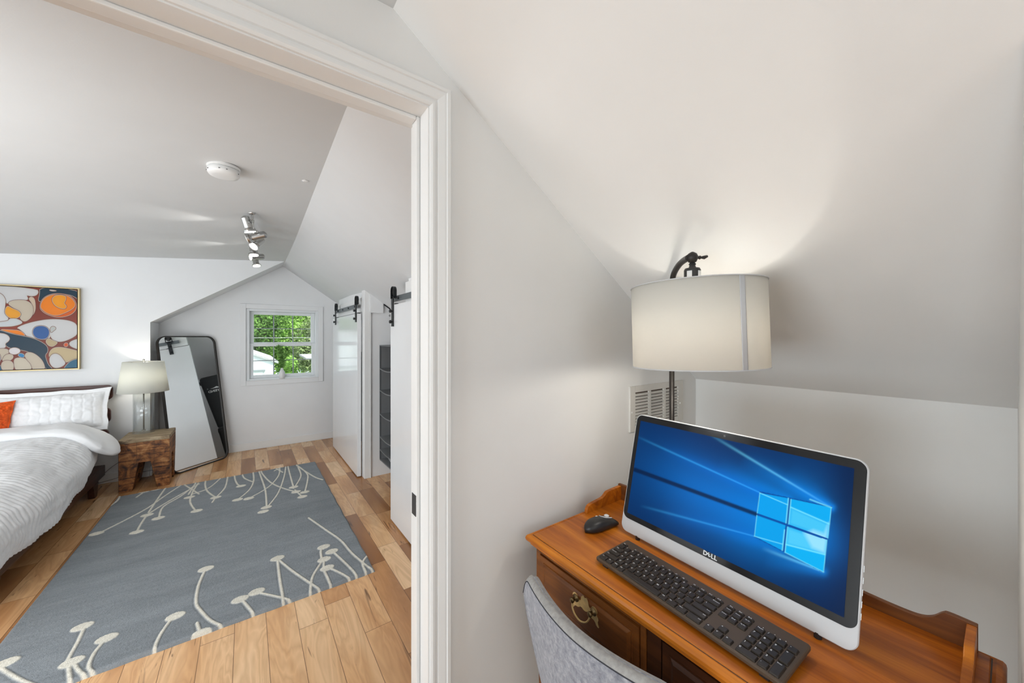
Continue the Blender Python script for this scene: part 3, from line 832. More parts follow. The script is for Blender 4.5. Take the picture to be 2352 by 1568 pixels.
# screen picture: light beams through a four-pane window, computed per vertex
def homog(src, dst):
    A = []
    for (x, y), (u, v) in zip(src, dst):
        A.append([x, y, 1, 0, 0, 0, -u * x, -u * y, -u]); A.append([0, 0, 0, x, y, 1, -v * x, -v * y, -v])
    return np.linalg.svd(np.array(A, float))[2][-1].reshape(3, 3)
SC = [(0.0175, 0.3450), (0.5400, 0.3495 - 0.004), (0.5400, 0.0560), (0.0175, 0.0555)]
PX = [(180, 118), (1420, 380), (1360, 1255), (110, 650)]
Hs = homog(SC, PX)
nx_, ny_ = 440, 250
ga, gb = np.meshgrid(np.linspace(0.0175, 0.5400, nx_), np.linspace(0.0557, 0.3455, ny_))
q = np.stack([ga, gb, np.ones_like(ga)], -1) @ Hs.T
u_, v_ = q[..., 0] / q[..., 2], q[..., 1] / q[..., 2]
def segd(x, y, p, q_):
    px, py = p; dx, dy = q_[0] - px, q_[1] - py
    t = np.clip(((x - px) * dx + (y - py) * dy) / (dx * dx + dy * dy), 0, 1)
    return np.hypot(x - px - t * dx, y - py - t * dy), t
def inpoly(x, y, P):
    c = np.zeros(x.shape, bool); n = len(P)
    for i in range(n):
        x1, y1 = P[i]; x2, y2 = P[(i + 1) % n]
        if y1 == y2: continue
        k = ((y1 > y) != (y2 > y)) & (x < (x2 - x1) * (y - y1) / (y2 - y1) + x1)
        c ^= k
    return c
def polydist(x, y, P):
    d = np.full(x.shape, 1e9); n = len(P)
    for i in range(n): d = np.minimum(d, segd(x, y, P[i], P[(i + 1) % n])[0])
    return d
srgb = lambda r, g, b: np.array(lin(r, g, b)[:3])
def ss(e0, e1, x):
    t = np.clip((x - e0) / (e1 - e0), 0, 1); return t * t * (3 - 2 * t)
def mixc(a, b, t): return a * (1 - t[..., None]) + b * t[..., None]
wc = np.array([1060, 710.0])
col = np.zeros(u_.shape + (3,)) + srgb(0, 40, 88)
# broad glow: strong to the left of the panes, fading to navy at the edges
dxg, dyg = u_ - 1000, v_ - 700
ang_l = np.exp(-((v_ - (395 + (u_ - 150) * 0.36)) / (150 + (1000 - np.minimum(u_, 1000)) * 0.10)) ** 2)
glow = ang_l * np.clip(1 - (np.abs(u_ - 900)) / 950, 0, 1) ** 0.7
col = mixc(col, srgb(0, 112, 205), np.clip(glow * 0.95, 0, 1))
rad = np.exp(-((dxg / 330) ** 2 + (dyg / 260) ** 2))
col = mixc(col, srgb(0, 120, 205), np.clip(rad * 0.55, 0, 1))
edge = ss(1180, 1420, u_) * 0.8
col = mixc(col, srgb(0, 28, 66), edge)
low = ss(0, 330, v_ - (700 + (u_ - 150) * 0.25)); col = mixc(col, srgb(0, 26, 60), low * 0.75)
lft = 1 - ss(120, 520, u_); col = mixc(col, srgb(0, 34, 76), lft * 0.55)
def beam(p, q_, w0, w1, c, amt, soft_up=0):
    d, t = segd(u_, v_, p, q_); w = w0 + (w1 - w0) * t
    a = np.exp(-(d / w) ** 2) * (1 - t) ** 0.8 * amt
    return mixc(col, srgb(*c), np.clip(a, 0, 1))
for a in (((868, 528), (150, 205), 4, 7, (60, 180, 250), .8), ((868, 528), (300, 275), 34, 34, (0, 110, 215), .5), ((1285, 612), (560, 180), 5, 9, (110, 215, 255), .85), ((1285, 612), (760, 330), 18, 60, (10, 130, 225), .7), ((1285, 612), (1000, 440), 26, 90, (0, 125, 220), .6),
          ((838, 783), (180, 610), 4, 8, (60, 175, 245), .7), ((838, 783), (300, 640), 40, 40, (0, 110, 210), .45), ((1240, 990), (880, 850), 5, 12, (110, 215, 255), .85), ((1240, 990), (900, 900), 26, 60, (10, 125, 215), .6), ((1035, 560), (620, 380), 22, 50, (0, 130, 225), .45), ((1000, 865), (640, 760), 20, 40, (0, 120, 215), .4)):
    col = beam(*a)
# dark bar shadow thrown by the middle glazing bar
d, t = segd(u_, v_, (150, 402), (850, 655)); col = mixc(col, srgb(0, 24, 58), np.clip(np.exp(-(d / 13) ** 4) * 0.9, 0, 1))
panes = [([(868, 530), (1035, 560), (1021, 706), (853, 648)], (0, 150, 222)), ([(1048, 563), (1285, 612), (1265, 792), (1035, 712)], (0, 160, 226)),
         ([(851, 661), (1018, 719), (1000, 866), (838, 782)], (0, 150, 220)), ([(1030, 725), (1260, 803), (1240, 990), (1015, 876)], (0, 165, 228))]
gapm = inpoly(u_, v_, [(866, 520), (1290, 606), (1242, 996), (836, 786)]); col = mixc(col, srgb(0, 70, 150), gapm * 0.9)
for P, c in panes:
    i_ = inpoly(u_, v_, P); dd = polydist(u_, v_, P)
    cov = np.clip(np.where(i_, dd, -dd) / 2.4 + 0.5, 0, 1)
    col = mixc(col, srgb(*c), cov)
# lit lower facets of the right panes, bright lines
for P, c in (([(1048, 612), (1272, 708), (1265, 792), (1036, 712)], (70, 190, 232)), ([(1030, 728), (1260, 805), (1248, 888), (1021, 830)], (80, 195, 235)), ([(1240, 760), (1268, 700), (1262, 805), (1250, 885), (1170, 850), (1120, 760), (1180, 740)], (150, 215, 238))):
    i_ = inpoly(u_, v_, P); dd = polydist(u_, v_, P); cov = np.clip(np.where(i_, dd, -dd) / 26 + 0.35, 0, 1) * 0.8
    ip = np.zeros(u_.shape)
    for PP, _ in panes: ip = np.maximum(ip, inpoly(u_, v_, PP))
    col = mixc(col, srgb(*c), cov * ip)
for p, q_, w, a in (((868, 530), (1030, 598), 3, .9), ((868, 530), (853, 648), 2.5, .8), ((851, 661), (838, 782), 2.5, .8), ((1034, 560), (1021, 704), 4, .95), ((1012, 745), (1000, 864), 4, .95), ((1049, 566), (1036, 710), 3.5, .9), ((1030, 728), (1016, 874), 3.5, .9),
                    ((1048, 612), (1272, 708), 4, .95), ((1021, 830), (1248, 888), 4, .95), ((1285, 612), (1265, 792), 3, .8), ((1260, 803), (1240, 990), 3, .8), ((838, 783), (1000, 828), 3, .8), ((1285, 612), (1160, 565), 5, .8), ((1240, 990), (1015, 876), 3.5, .7)):
    d, t = segd(u_, v_, p, q_); col = mixc(col, srgb(120, 225, 245), np.exp(-(d / (w * 0.75 + 0.4)) ** 2) * a * 0.8)
P0 = np.array(BL); EX, EY, EN = np.array(ex), np.array(ey), np.array(en)
pts = P0 + ga[..., None] * EX + gb[..., None] * EY + 0.0016 * EN
grid_mesh('screen', pts[..., 0], pts[..., 1], pts[..., 2], 'screen', cp, col, smooth=False)
basis = Matrix((( ex.x, ey.x, en.x, 0), (ex.y, ey.y, en.y, 0), (ex.z, ey.z, en.z, 0), (0, 0, 0, 1)))
def mpm(a, b, d, rot=0): return Matrix.Translation(mp(a, b, d)) @ basis @ Matrix.Rotation(rot, 4, 'Z')
bm = nb(); lx = 0.2655
text_bm(bm, 'D', 0.0150, mpm(lx, 0.0485, 0.0014), bold=0.03); text_bm(bm, 'E', 0.0125, mpm(lx + 0.0098, 0.0486, 0.0014, R(35)), bold=0.03)
text_bm(bm, 'L', 0.0150, mpm(lx + 0.0185, 0.0485, 0.0014), bold=0.03); text_bm(bm, 'L', 0.0150, mpm(lx + 0.0262, 0.0485, 0.0014), bold=0.03)
link('logo', bm, 'logo_silver', cp)['label'] = 'silver maker lettering on the lower bezel'
bm = nb(); cyl(bm, mp(0.2795, 0.3545, 0.0005), mp(0.2795, 0.3545, 0.0015), 0.0028, n=16); link('webcam', bm, 'steel_dark', cp)
for a in (0.06, 0.50):
    bm = nb(); cyl(bm, mp(a, 0.004, -0.006), (mp(a, 0.004, -0.006).x, mp(a, 0.004, -0.006).y, DZ), 0.007, n=12); link('foot', bm, 'black_plastic', cp)
bm = nb()
for a in (0.16, 0.40):
    p0, p1 = mp(a, 0.19, -0.036), Vector((1.135, mp(a, 0.19).y, DZ + 0.006)); tube(bm, [p0, (p0 + p1) / 2 + Vector((0.012, 0, 0.0)), p1], 0.006, 8)
p0, p1 = Vector((1.135, mp(0.16, 0).y, DZ + 0.006)), Vector((1.135, mp(0.40, 0).y, DZ + 0.006)); tube(bm, [p0, p1], 0.006, 8)
link('rear_stand', bm, 'chrome', cp, smooth=True)
for k in range(5):
    p = mp(MWd + 0.0003, 0.07 + 0.022 * k, -0.005); bm = nb()
    prism(bm, [p - ey * 0.006 - en * 0.001, p + ey * 0.006 - en * 0.001, p + ey * 0.006 + en * 0.0012, p - ey * 0.006 + en * 0.0012], ex * 0.0006)
    link('side_button', bm, 'chrome', cp)

# ---------------------------------------------------------------- keyboard
kb_ang = math.atan2(-0.9985, -0.055)
kb = thing('keyboard', 'black full-size keyboard with white legends, lying in front of the computer on the desk', 'keyboard', (0.911, 0.668, DZ), kb_ang)
KW, KD = 0.441, 0.133
tilt = Matrix.Rotation(R(3.2), 4, 'X')
KM = Matrix.Translation((0, -KD, 0.0045)) @ tilt      # local: x right, y towards the computer
bm = nb(); rings = []
for ins, z in ((0.003, 0.0), (0, 0.003), (0, 0.0085), (0.0015, 0.0105), (0.004, 0.011)):
    rings.append([Vector((KW / 2 + a, KD / 2 + b, z)) for a, b in rrect(KW - 2 * ins, KD - 2 * ins, 0.006 - ins * 0.6, 4)])
loft(bm, rings, True); bmesh.ops.transform(bm, matrix=KM, verts=bm.verts)
link('deck', bm, 'kbd_plastic', kb, world=False)
for x in (0.03, KW - 0.03):
    for a in ((-0.129, -0.115, 0.0055), (-0.02, -0.012, 0.012)): link('foot', bx(x - 0.008, x + 0.008, a[0], a[1], 0.0, a[2]), 'black_plastic', kb, world=False)
U = 0.0190; kx0 = 0.0065
rows = [(5.30, [(0, 'Esc', 1), (2, 'F1', 1), (3, 'F2', 1), (4, 'F3', 1), (5, 'F4', 1), (6.5, 'F5', 1), (7.5, 'F6', 1), (8.5, 'F7', 1), (9.5, 'F8', 1), (11, 'F9', 1), (12, 'F10', 1), (13, 'F11', 1), (14, 'F12', 1), (15.3, 'Prt', 1), (16.3, 'Scr', 1), (17.3, 'Brk', 1)], 0.55),
        (4.35, [(i, s, 1) for i, s in enumerate('` 1 2 3 4 5 6 7 8 9 0 - ='.split())] + [(13, 'Backspace', 2), (15.3, 'Insert', 1), (16.3, 'Home', 1), (17.3, 'Pg Up', 1), (18.6, 'Num', 1), (19.6, '/', 1), (20.6, '*', 1), (21.6, '-', 1)], 1),
        (3.35, [(0, 'Tab', 1.5)] + [(1.5 + i, s, 1) for i, s in enumerate('QWERTYUIOP[]')] + [(13.5, '\\', 1.5), (15.3, 'Delete', 1), (16.3, 'End', 1), (17.3, 'Pg Dn', 1), (18.6, '7', 1), (19.6, '8', 1), (20.6, '9', 1)], 1),
        (2.35, [(0, 'Caps Lock', 1.75)] + [(1.75 + i, s, 1) for i, s in enumerate("ASDFGHJKL;'")] + [(12.75, 'Enter', 2.25), (18.6, '4', 1), (19.6, '5', 1), (20.6, '6', 1)], 1),
        (1.35, [(0, 'Shift', 2.25)] + [(2.25 + i, s, 1) for i, s in enumerate('ZXCVBNM,./')] + [(12.25, 'Shift', 2.75), (16.3, '^', 1), (18.6, '1', 1), (19.6, '2', 1), (20.6, '3', 1)], 1),
        (0.35, [(0, 'Ctrl', 1.25), (1.25, 'Fn', 1), (2.25, 'Win', 1), (3.25, 'Alt', 1), (4.25, '', 5.5), (9.75, 'Alt', 1), (10.75, 'Fn', 1.25), (12.0, 'Menu', 1.25), (13.25, 'Ctrl', 1.75), (15.3, '<', 1), (16.3, 'v', 1), (17.3, '>', 1), (18.6, '0', 2), (20.6, '.', 1)], 1)]
keys = []
for ry, ks, hh in rows:
    for kx, s, w in ks: keys.append((kx, ry, w, hh, s))
keys.append((21.6, 2.35, 1, 2, '+')); keys.append((21.6, 0.35, 1, 2, 'Enter'))
def key_bm(kx, ry, w, hh, s):
    bm = nb(); sx = U * 0.985; x0 = kx0 + kx * U * 0.9975; y0 = 0.0045 + (ry - 0.35) * U * 1.005
    W_, H_ = w * U - 0.0032, hh * U - 0.0034
    if hh > 1.5: H_ = 2 * U * 1.005 - 0.0034
    cx_, cy_ = x0 + 0.0016 + W_ / 2, y0 + 0.0017 + H_ / 2
    rings = []
    for ins, z in ((-0.0004, 0.0106), (-0.0002, 0.0120), (0.0010, 0.0142), (0.0016, 0.0145)):
        rings.append([Vector((cx_ + a, cy_ + b, z)) for a, b in rrect(W_ - 2 * ins, H_ - 2 * ins, 0.0016, 2)])
    loft(bm, rings, True)
    if s:
        sz = 0.0068 if len(s) == 1 else (0.0050 if len(s) <= 3 else 0.0036)
        left = len(s) > 1 and w > 1.6 and kx > 12
        al = 'RIGHT' if left else 'LEFT'
        tx = cx_ + W_ / 2 - 0.0025 if left else cx_ - W_ / 2 + 0.0025
        if kx >= 15 and hh <= 1 and len(s) > 1: al, tx = 'CENTER', cx_
        ty = cy_ + H_ / 2 - 0.0045 if hh >= 1 else cy_ + 0.0008
        text_bm(bm, s, sz, Matrix.Translation((tx, ty, 0.01465)), 1, bold=0.012, align=al)
    bmesh.ops.transform(bm, matrix=KM, verts=bm.verts)
    return bm
spare = nb()
for n_, k in enumerate(keys):
    b = key_bm(*k)
    nm = 'space_bar' if k[2] == 5.5 else 'arrow_key' if k[4] in ('^', '<', 'v', '>') else 'key'
    link(nm, b, ['key_plastic', 'print_white'], kb, world=False)
bm = nb()
for x in (19.1, 20.2, 21.2): cyl(bm, (kx0 + x * U, 0.0045 + 5.2 * U, 0.0108), (kx0 + x * U, 0.0045 + 5.2 * U, 0.0113), 0.0009, n=8)
bmesh.ops.transform(bm, matrix=KM, verts=bm.verts); link('indicator_light', bm, 'print_white', kb, world=False)

# ---------------------------------------------------------------- pointing device
ms = thing('computer_mouse', 'small black cordless mouse with silver ball and buttons, left of the computer on the desk', 'mouse', (0.928, 0.788, DZ), R(-6))
bm = nb(); rings = []
for k in range(15):
    t = k / 14; x = -0.062 + 0.124 * t
    w = 0.0275 * min(1, (1 - (1 - min(t / 0.42, 1)) ** 2) ** 0.5 + 0.02) * (1 - 0.10 * max(0, t - 0.6) / 0.4)
    h_ = (0.010 + 0.020 * math.sin(PI * min(1, 0.18 + t * 0.80)) ** 0.8) * (0.35 + 0.65 * min(1, (t / 0.18) ** 0.5 if t > 0 else 0.0))
    if k == 14: w *= 0.94; h_ *= 0.86
    zc_ = 0.002
    ringp = []
    for i in range(20):
        a = 2 * PI * i / 20; c_, s_ = math.cos(a), math.sin(a)
        yy = w * math.copysign(abs(c_) ** 0.7, c_); zz = 0.009 + (h_ - 0.009 + 0.004) * abs(s_) ** 0.8 if s_ >= 0 else 0.009 - 0.0075 * abs(s_) ** 0.6
        ringp.append(Vector((x, yy, zz)))
    rings.append(ringp)
loft(bm, rings, True); link('body', bm, 'black_plastic', ms, world=False, smooth=True)
bm = nb(); lathe(bm, [(0.0085, 0), (0.0085, 0.0015), (0.006, 0.0035), (0.001, 0.0045)], (0.034, 0.004, 0.0290), 20); link('scroll_ball', bm, 'ceramic', ms, world=False, smooth=True)
bm = nb(); tube(bm, crom([(0.016, 0.019, 0.0290), (0.012, 0.010, 0.0312), (0.015, 0.0, 0.0322), (0.022, -0.008, 0.0316), (0.033, -0.0115, 0.0300), (0.043, -0.011, 0.0275)], 5), 0.0013, 8); link('button_strip', bm, 'ceramic', ms, world=False, smooth=True)
bm = nb(); lathe(bm, [(0.0042, 0), (0.0042, 0.001), (0.002, 0.0016)], (0.000, 0.014, 0.0308), 14); link('button', bm, 'ceramic', ms, world=False)

# ---------------------------------------------------------------- floor lamp
lc = Vector((1.063, 0.544, 0.0))
fl = thing('floor_lamp', 'floor lamp with thin bronze pole and large cream drum shade, behind the computer desk', 'lamp', (1.20, 0.698, FL))
viewd = Vector((lc.x, lc.y, 0)).normalized()
TL = Matrix.Translation((lc.x, lc.y, 0.035)) @ Matrix.Rotation(R(-1.6), 4, viewd)
def cyl_wall(bm, r0, r1, z0, z1, a0=0, a1=2 * PI, n=64, th=0.0016):
    full = abs(a1 - a0 - 2 * PI) < 1e-6
    m = n if full else n + 1
    V = []
    for (r, z) in ((r0, z0), (r1, z1), (r1 - th, z1), (r0 - th, z0)):
        V.append([bm.verts.new((r * math.cos(a0 + (a1 - a0) * i / n), r * math.sin(a0 + (a1 - a0) * i / n), z)) for i in range(m)])
    for k in range(4):
        A, B = V[k], V[(k + 1) % 4]
        for i in range(m if full else m - 1):
            f = bm.faces.new((A[i], A[(i + 1) % m], B[(i + 1) % m], B[i])); f.smooth = k in (0, 2)
    if not full:
        bm.faces.new([V[k][0] for k in range(4)]); bm.faces.new([V[k][-1] for k in range(4)][::-1])
SR, SH0, SH1 = 0.178, -0.120, 0.116
bm = nb(); cyl_wall(bm, SR, SR - 0.001, SH0, SH1); bmesh.ops.transform(bm, matrix=TL, verts=bm.verts)
shd = link('lamp_shade', bm, 'shade', fl)
# vertical trim band where the fabric is joined; angle of the joint as seen from above
BA = math.atan2(-0.1585, -0.0800)
bm = nb(); cyl_wall(bm, SR + 0.0012, SR + 0.0002, SH0 + 0.001, SH1 - 0.001, BA - 0.042, BA + 0.042, 6, 0.001); bmesh.ops.transform(bm, matrix=TL, verts=bm.verts)
link('seam_band', bm, 'shade_band', shd)
for z in (SH0, SH1):
    bm = nb(); tube(bm, [(SR * math.cos(a), SR * math.sin(a), z) for a in np.linspace(0, 2 * PI, 64, endpoint=False)], 0.0016, 6, closed=True)
    bmesh.ops.transform(bm, matrix=TL, verts=bm.verts); link('shade_rim', bm, 'shade_band', shd)
bm = nb()
for k in range(3):
    a = 2 * PI * k / 3 + 0.5; tube(bm, [(0.02 * math.cos(a), 0.02 * math.sin(a), SH1 - 0.01), ((SR - 0.004) * math.cos(a), (SR - 0.004) * math.sin(a), SH1 - 0.006)], 0.0012, 6)
bmesh.ops.transform(bm, matrix=TL, verts=bm.verts); link('spider', bm, 'bronze', shd)
bm = nb(); lathe(bm, [(0.012, 0.04), (0.020, 0.042), (0.0225, 0.05), (0.0225, 0.196), (0.020, 0.201), (0.010, 0.203), (0.008, 0.210), (0.010, 0.213), (0.007, 0.218)], (lc.x - 0.008, lc.y + 0.006, 0.0), 24)
so = link('socket', bm, 'black_plastic', fl)
b0 = Vector((lc.x - 0.008, lc.y + 0.006, 0.233))
stick = nb(); an = math.atan2(-lc.y, -lc.x)
for a0_, hh_ in ((an + 1.05, 0.010), (an - 0.35, 0.013)):
    cyl_wallargs = dict(n=6, th=0.0004); c_ = nb(); cyl_wall(c_, 0.0229, 0.0229, 0.170, 0.170 + 0.022, a0_ - 0.32, a0_ + 0.32, 6, 0.0004)
    bmesh.ops.translate(c_, vec=(lc.x - 0.008, lc.y + 0.006, 0), verts=c_.verts); link('paper_sticker', c_, 'ceramic', so)
bm = nb(); lathe(bm, [(0.002, -0.017), (0.011, -0.013), (0.015, -0.004), (0.0155, 0.003), (0.012, 0.011), (0.004, 0.016), (0.001, 0.017)], b0, 20)
link('ball_joint', bm, 'bronze', fl, smooth=True)
sd = Vector((0.8079, -0.5893, 0))
bm = nb(); lathe(bm, [(0.006, 0.010), (0.004, 0.018), (0.006, 0.022), (0.003, 0.026)], b0, 12, ax=sd); tube(bm, [b0 + sd * 0.024, b0 + sd * 0.034 + Vector((0, 0, 0.0)), b0 + sd * 0.044 + Vector((0, 0, 0.004))], [0.003, 0.0055, 0.0035], 8)
link('thumb_screw', bm, 'bronze', fl, smooth=True)
bm = nb(); pth = crom([tuple(b0 - sd * 0.010), (1.095, 0.598, 0.237), (1.130, 0.632, 0.234), (1.172, 0.671, 0.222), (1.192, 0.690, 0.203), (1.199, 0.697, 0.165), (1.20, 0.698, 0.10)], 6)
tube(bm, pth, 0.0095, 12); link('arm', bm, 'bronze', fl, smooth=True)
bm = nb(); cyl(bm, (1.20, 0.698, 0.11), (1.20, 0.698, FL + 0.015), 0.0085, n=14); link('pole', bm, 'bronze', fl, smooth=True)
bm = nb(); lathe(bm, [(0.125, 0), (0.128, 0.004), (0.126, 0.012), (0.10, 0.018), (0.02, 0.022), (0.012, 0.035)], (1.20, 0.698, FL), 40); link('base', bm, 'bronze', fl, smooth=True)
bm = nb(); lathe(bm, [(0.010, 0.045), (0.014, 0.03), (0.026, 0.005), (0.030, -0.015), (0.024, -0.035), (0.010, -0.045), (0.002, -0.048)], (lc.x - 0.008, lc.y + 0.006, 0.0), 20); link('bulb', bm, 'bulb', fl, smooth=True)
add_light('floor_lamp_light', 'POINT', (lc.x - 0.008, lc.y + 0.006, -0.062), (0, 0, 0), 2.1, (1.0, 0.94, 0.84), shadow_soft_size=0.03)
add_light('floor_lamp_light_up', 'POINT', (lc.x + 0.030, lc.y + 0.02, 0.045), (0, 0, 0), 0.4, (1.0, 0.94, 0.84), shadow_soft_size=0.03)

# ---------------------------------------------------------------- wall vent
vt = thing('wall_vent', 'cream louvred return air grille on the study wall behind the lamp pole', 'vent', (1.512, DY, -0.305))
vx0, vx1, vz0, vz1 = 1.302, 1.722, -0.402, -0.209
cols = [(1.338, 1.436), (1.4526, 1.552), (1.570, 1.675)]; lz0, lz1 = -0.378, -0.236
bm = nb(); y0, y1 = DY - 0.008, DY
box(bm, vx0, cols[0][0], y0, y1, vz0, vz1); box(bm, cols[2][1], vx1, y0, y1, vz0, vz1)
box(bm, cols[0][0], cols[2][1], y0, y1, lz1, vz1); box(bm, cols[0][0], cols[2][1], y0, y1, vz0, lz0)
for a, b in ((cols[0][1], cols[1][0]), (cols[1][1], cols[2][0])): box(bm, a, b, y0, y1, lz0, lz1)
bev(link('face_plate', bm, 'vent', vt), 0.0012)
link('duct', bx(vx0 + 0.03, vx1 - 0.03, DY - 0.0012, DY - 0.0002, vz0 + 0.02, vz1 - 0.02), 'vent_dark', vt)
for a, b in cols:
    bm = nb(); z = lz0 + 0.004
    while z < lz1 - 0.006:
        prism(bm, [(a, DY - 0.0080, z + 0.0005), (a, DY - 0.0080, z + 0.0048), (a, DY - 0.0015, z + 0.0095), (a, DY - 0.0015, z + 0.0070)][::1], (b - a, 0, 0)); z += 0.0135
    link('louvres', bm, 'vent', vt)
for x in (vx0 + 0.012, vx1 - 0.03):
    bm = nb(); lathe(bm, [(0.004, 0), (0.0038, 0.0015), (0.001, 0.0022)], (x, y0, -0.318), 12, ax=(0, -1, 0)); link('screw', bm, 'ceramic', vt)

# ---------------------------------------------------------------- desk chair
ch = thing('desk_chair', 'heather grey felt upholstered chair with curved back, pushed up to the wooden desk', 'chair', (0.72, 0.48, FL), 0)
def chair_x(s, w):      # s: -1..1 across (far end +1), w: 0 top .. 1 seat
    return 0.537 + 0.052 * abs(s) ** 1.8 + 0.060 * w ** 1.2
HWc, cyc, ztop = 0.222, 0.535, -0.618
def back_pt(s, w, off=0.0):
    hw = HWc * (1 - 0.10 * w)
    zt = ztop - 0.055 * max(0, (abs(s) - 0.80) / 0.20) ** 2.2
    z = zt + (-0.98 - zt) * w
    y = cyc + s * hw
    x = chair_x(s, w) + off * 1.0
    y += off * (-0.35 * s)
    return Vector((x, y, z))
ns, nw = 48, 26
bm = nb(); th = 0.030
rings = []
for j in range(nw + 1):
    w = j / nw; rg = []
    for i in range(ns + 1): rg.append(back_pt(-1 + 2 * i / ns, w))
    for i in range(ns, -1, -1): rg.append(back_pt(-1 + 2 * i / ns, w, th))
    rings.append(rg)
# rounded welt over the top edge
top_rings = []
for k in range(1, 5):
    a = PI / 2 * k / 4; rg = []
    for i in range(ns + 1):
        p = back_pt(-1 + 2 * i / ns, 0); rg.append(Vector((p.x + th / 2 * (1 - math.cos(a)), p.y, p.z + 0.012 * math.sin(a))))
    for i in range(ns, -1, -1):
        p = back_pt(-1 + 2 * i / ns, 0, th); rg.append(Vector((p.x - th / 2 * (1 - math.cos(a)) * 0.98, p.y, p.z + 0.012 * math.sin(a))))
    top_rings.append(rg)
allr = top_rings[::-1] + rings
loft(bm, allr, True)
bm.faces.ensure_lookup_table()
nn = 2 * (ns + 1)
for k, f in enumerate(bm.faces):
    row, i = divmod(k, nn)
    if row < len(allr) - 1:
        f.smooth = True
        f.material_index = 1 if (row < 4 or i >= ns) else 0
link('backrest', bm, ['felt', 'felt_rim'], ch, smooth=False)
bm = nb(); sp = [back_pt(-1 + 2 * i / 60, 0.0) + Vector((0.0, 0, 0.001)) for i in range(61)]
side = lambda s_: [back_pt(s_, w_ / 12, 0.0) for w_ in range(1, 13)]
tube(bm, [p + Vector((-0.0005, 0, 0)) for p in sp], 0.0011, 6); link('seam', bm, 'seam', ch)
bm = nb(); rings = []
for ins, z in ((0.02, -1.005), (0, -0.99), (0, -0.955), (0.01, -0.942), (0.05, -0.936)):
    rings.append([Vector((0.845 + a, cyc + b, z)) for a, b in rrect(0.42 - 2 * ins, 0.44 - 2 * ins, 0.07 - ins * 0.5, 6)])
loft(bm, rings, True); link('seat', bm, 'felt', ch)
for lx, ly, ox, oy in ((0.68, cyc - 0.17, -0.05, -0.03), (0.68, cyc + 0.17, -0.05, 0.03), (1.00, cyc - 0.17, 0.03, -0.03), (1.00, cyc + 0.17, 0.03, 0.03)):
    bm = nb(); cyl(bm, (lx, ly, -1.0), (lx + ox, ly + oy, FL), 0.018, 0.010, 16); link('leg', bm, 'leg_wood', ch, smooth=False)
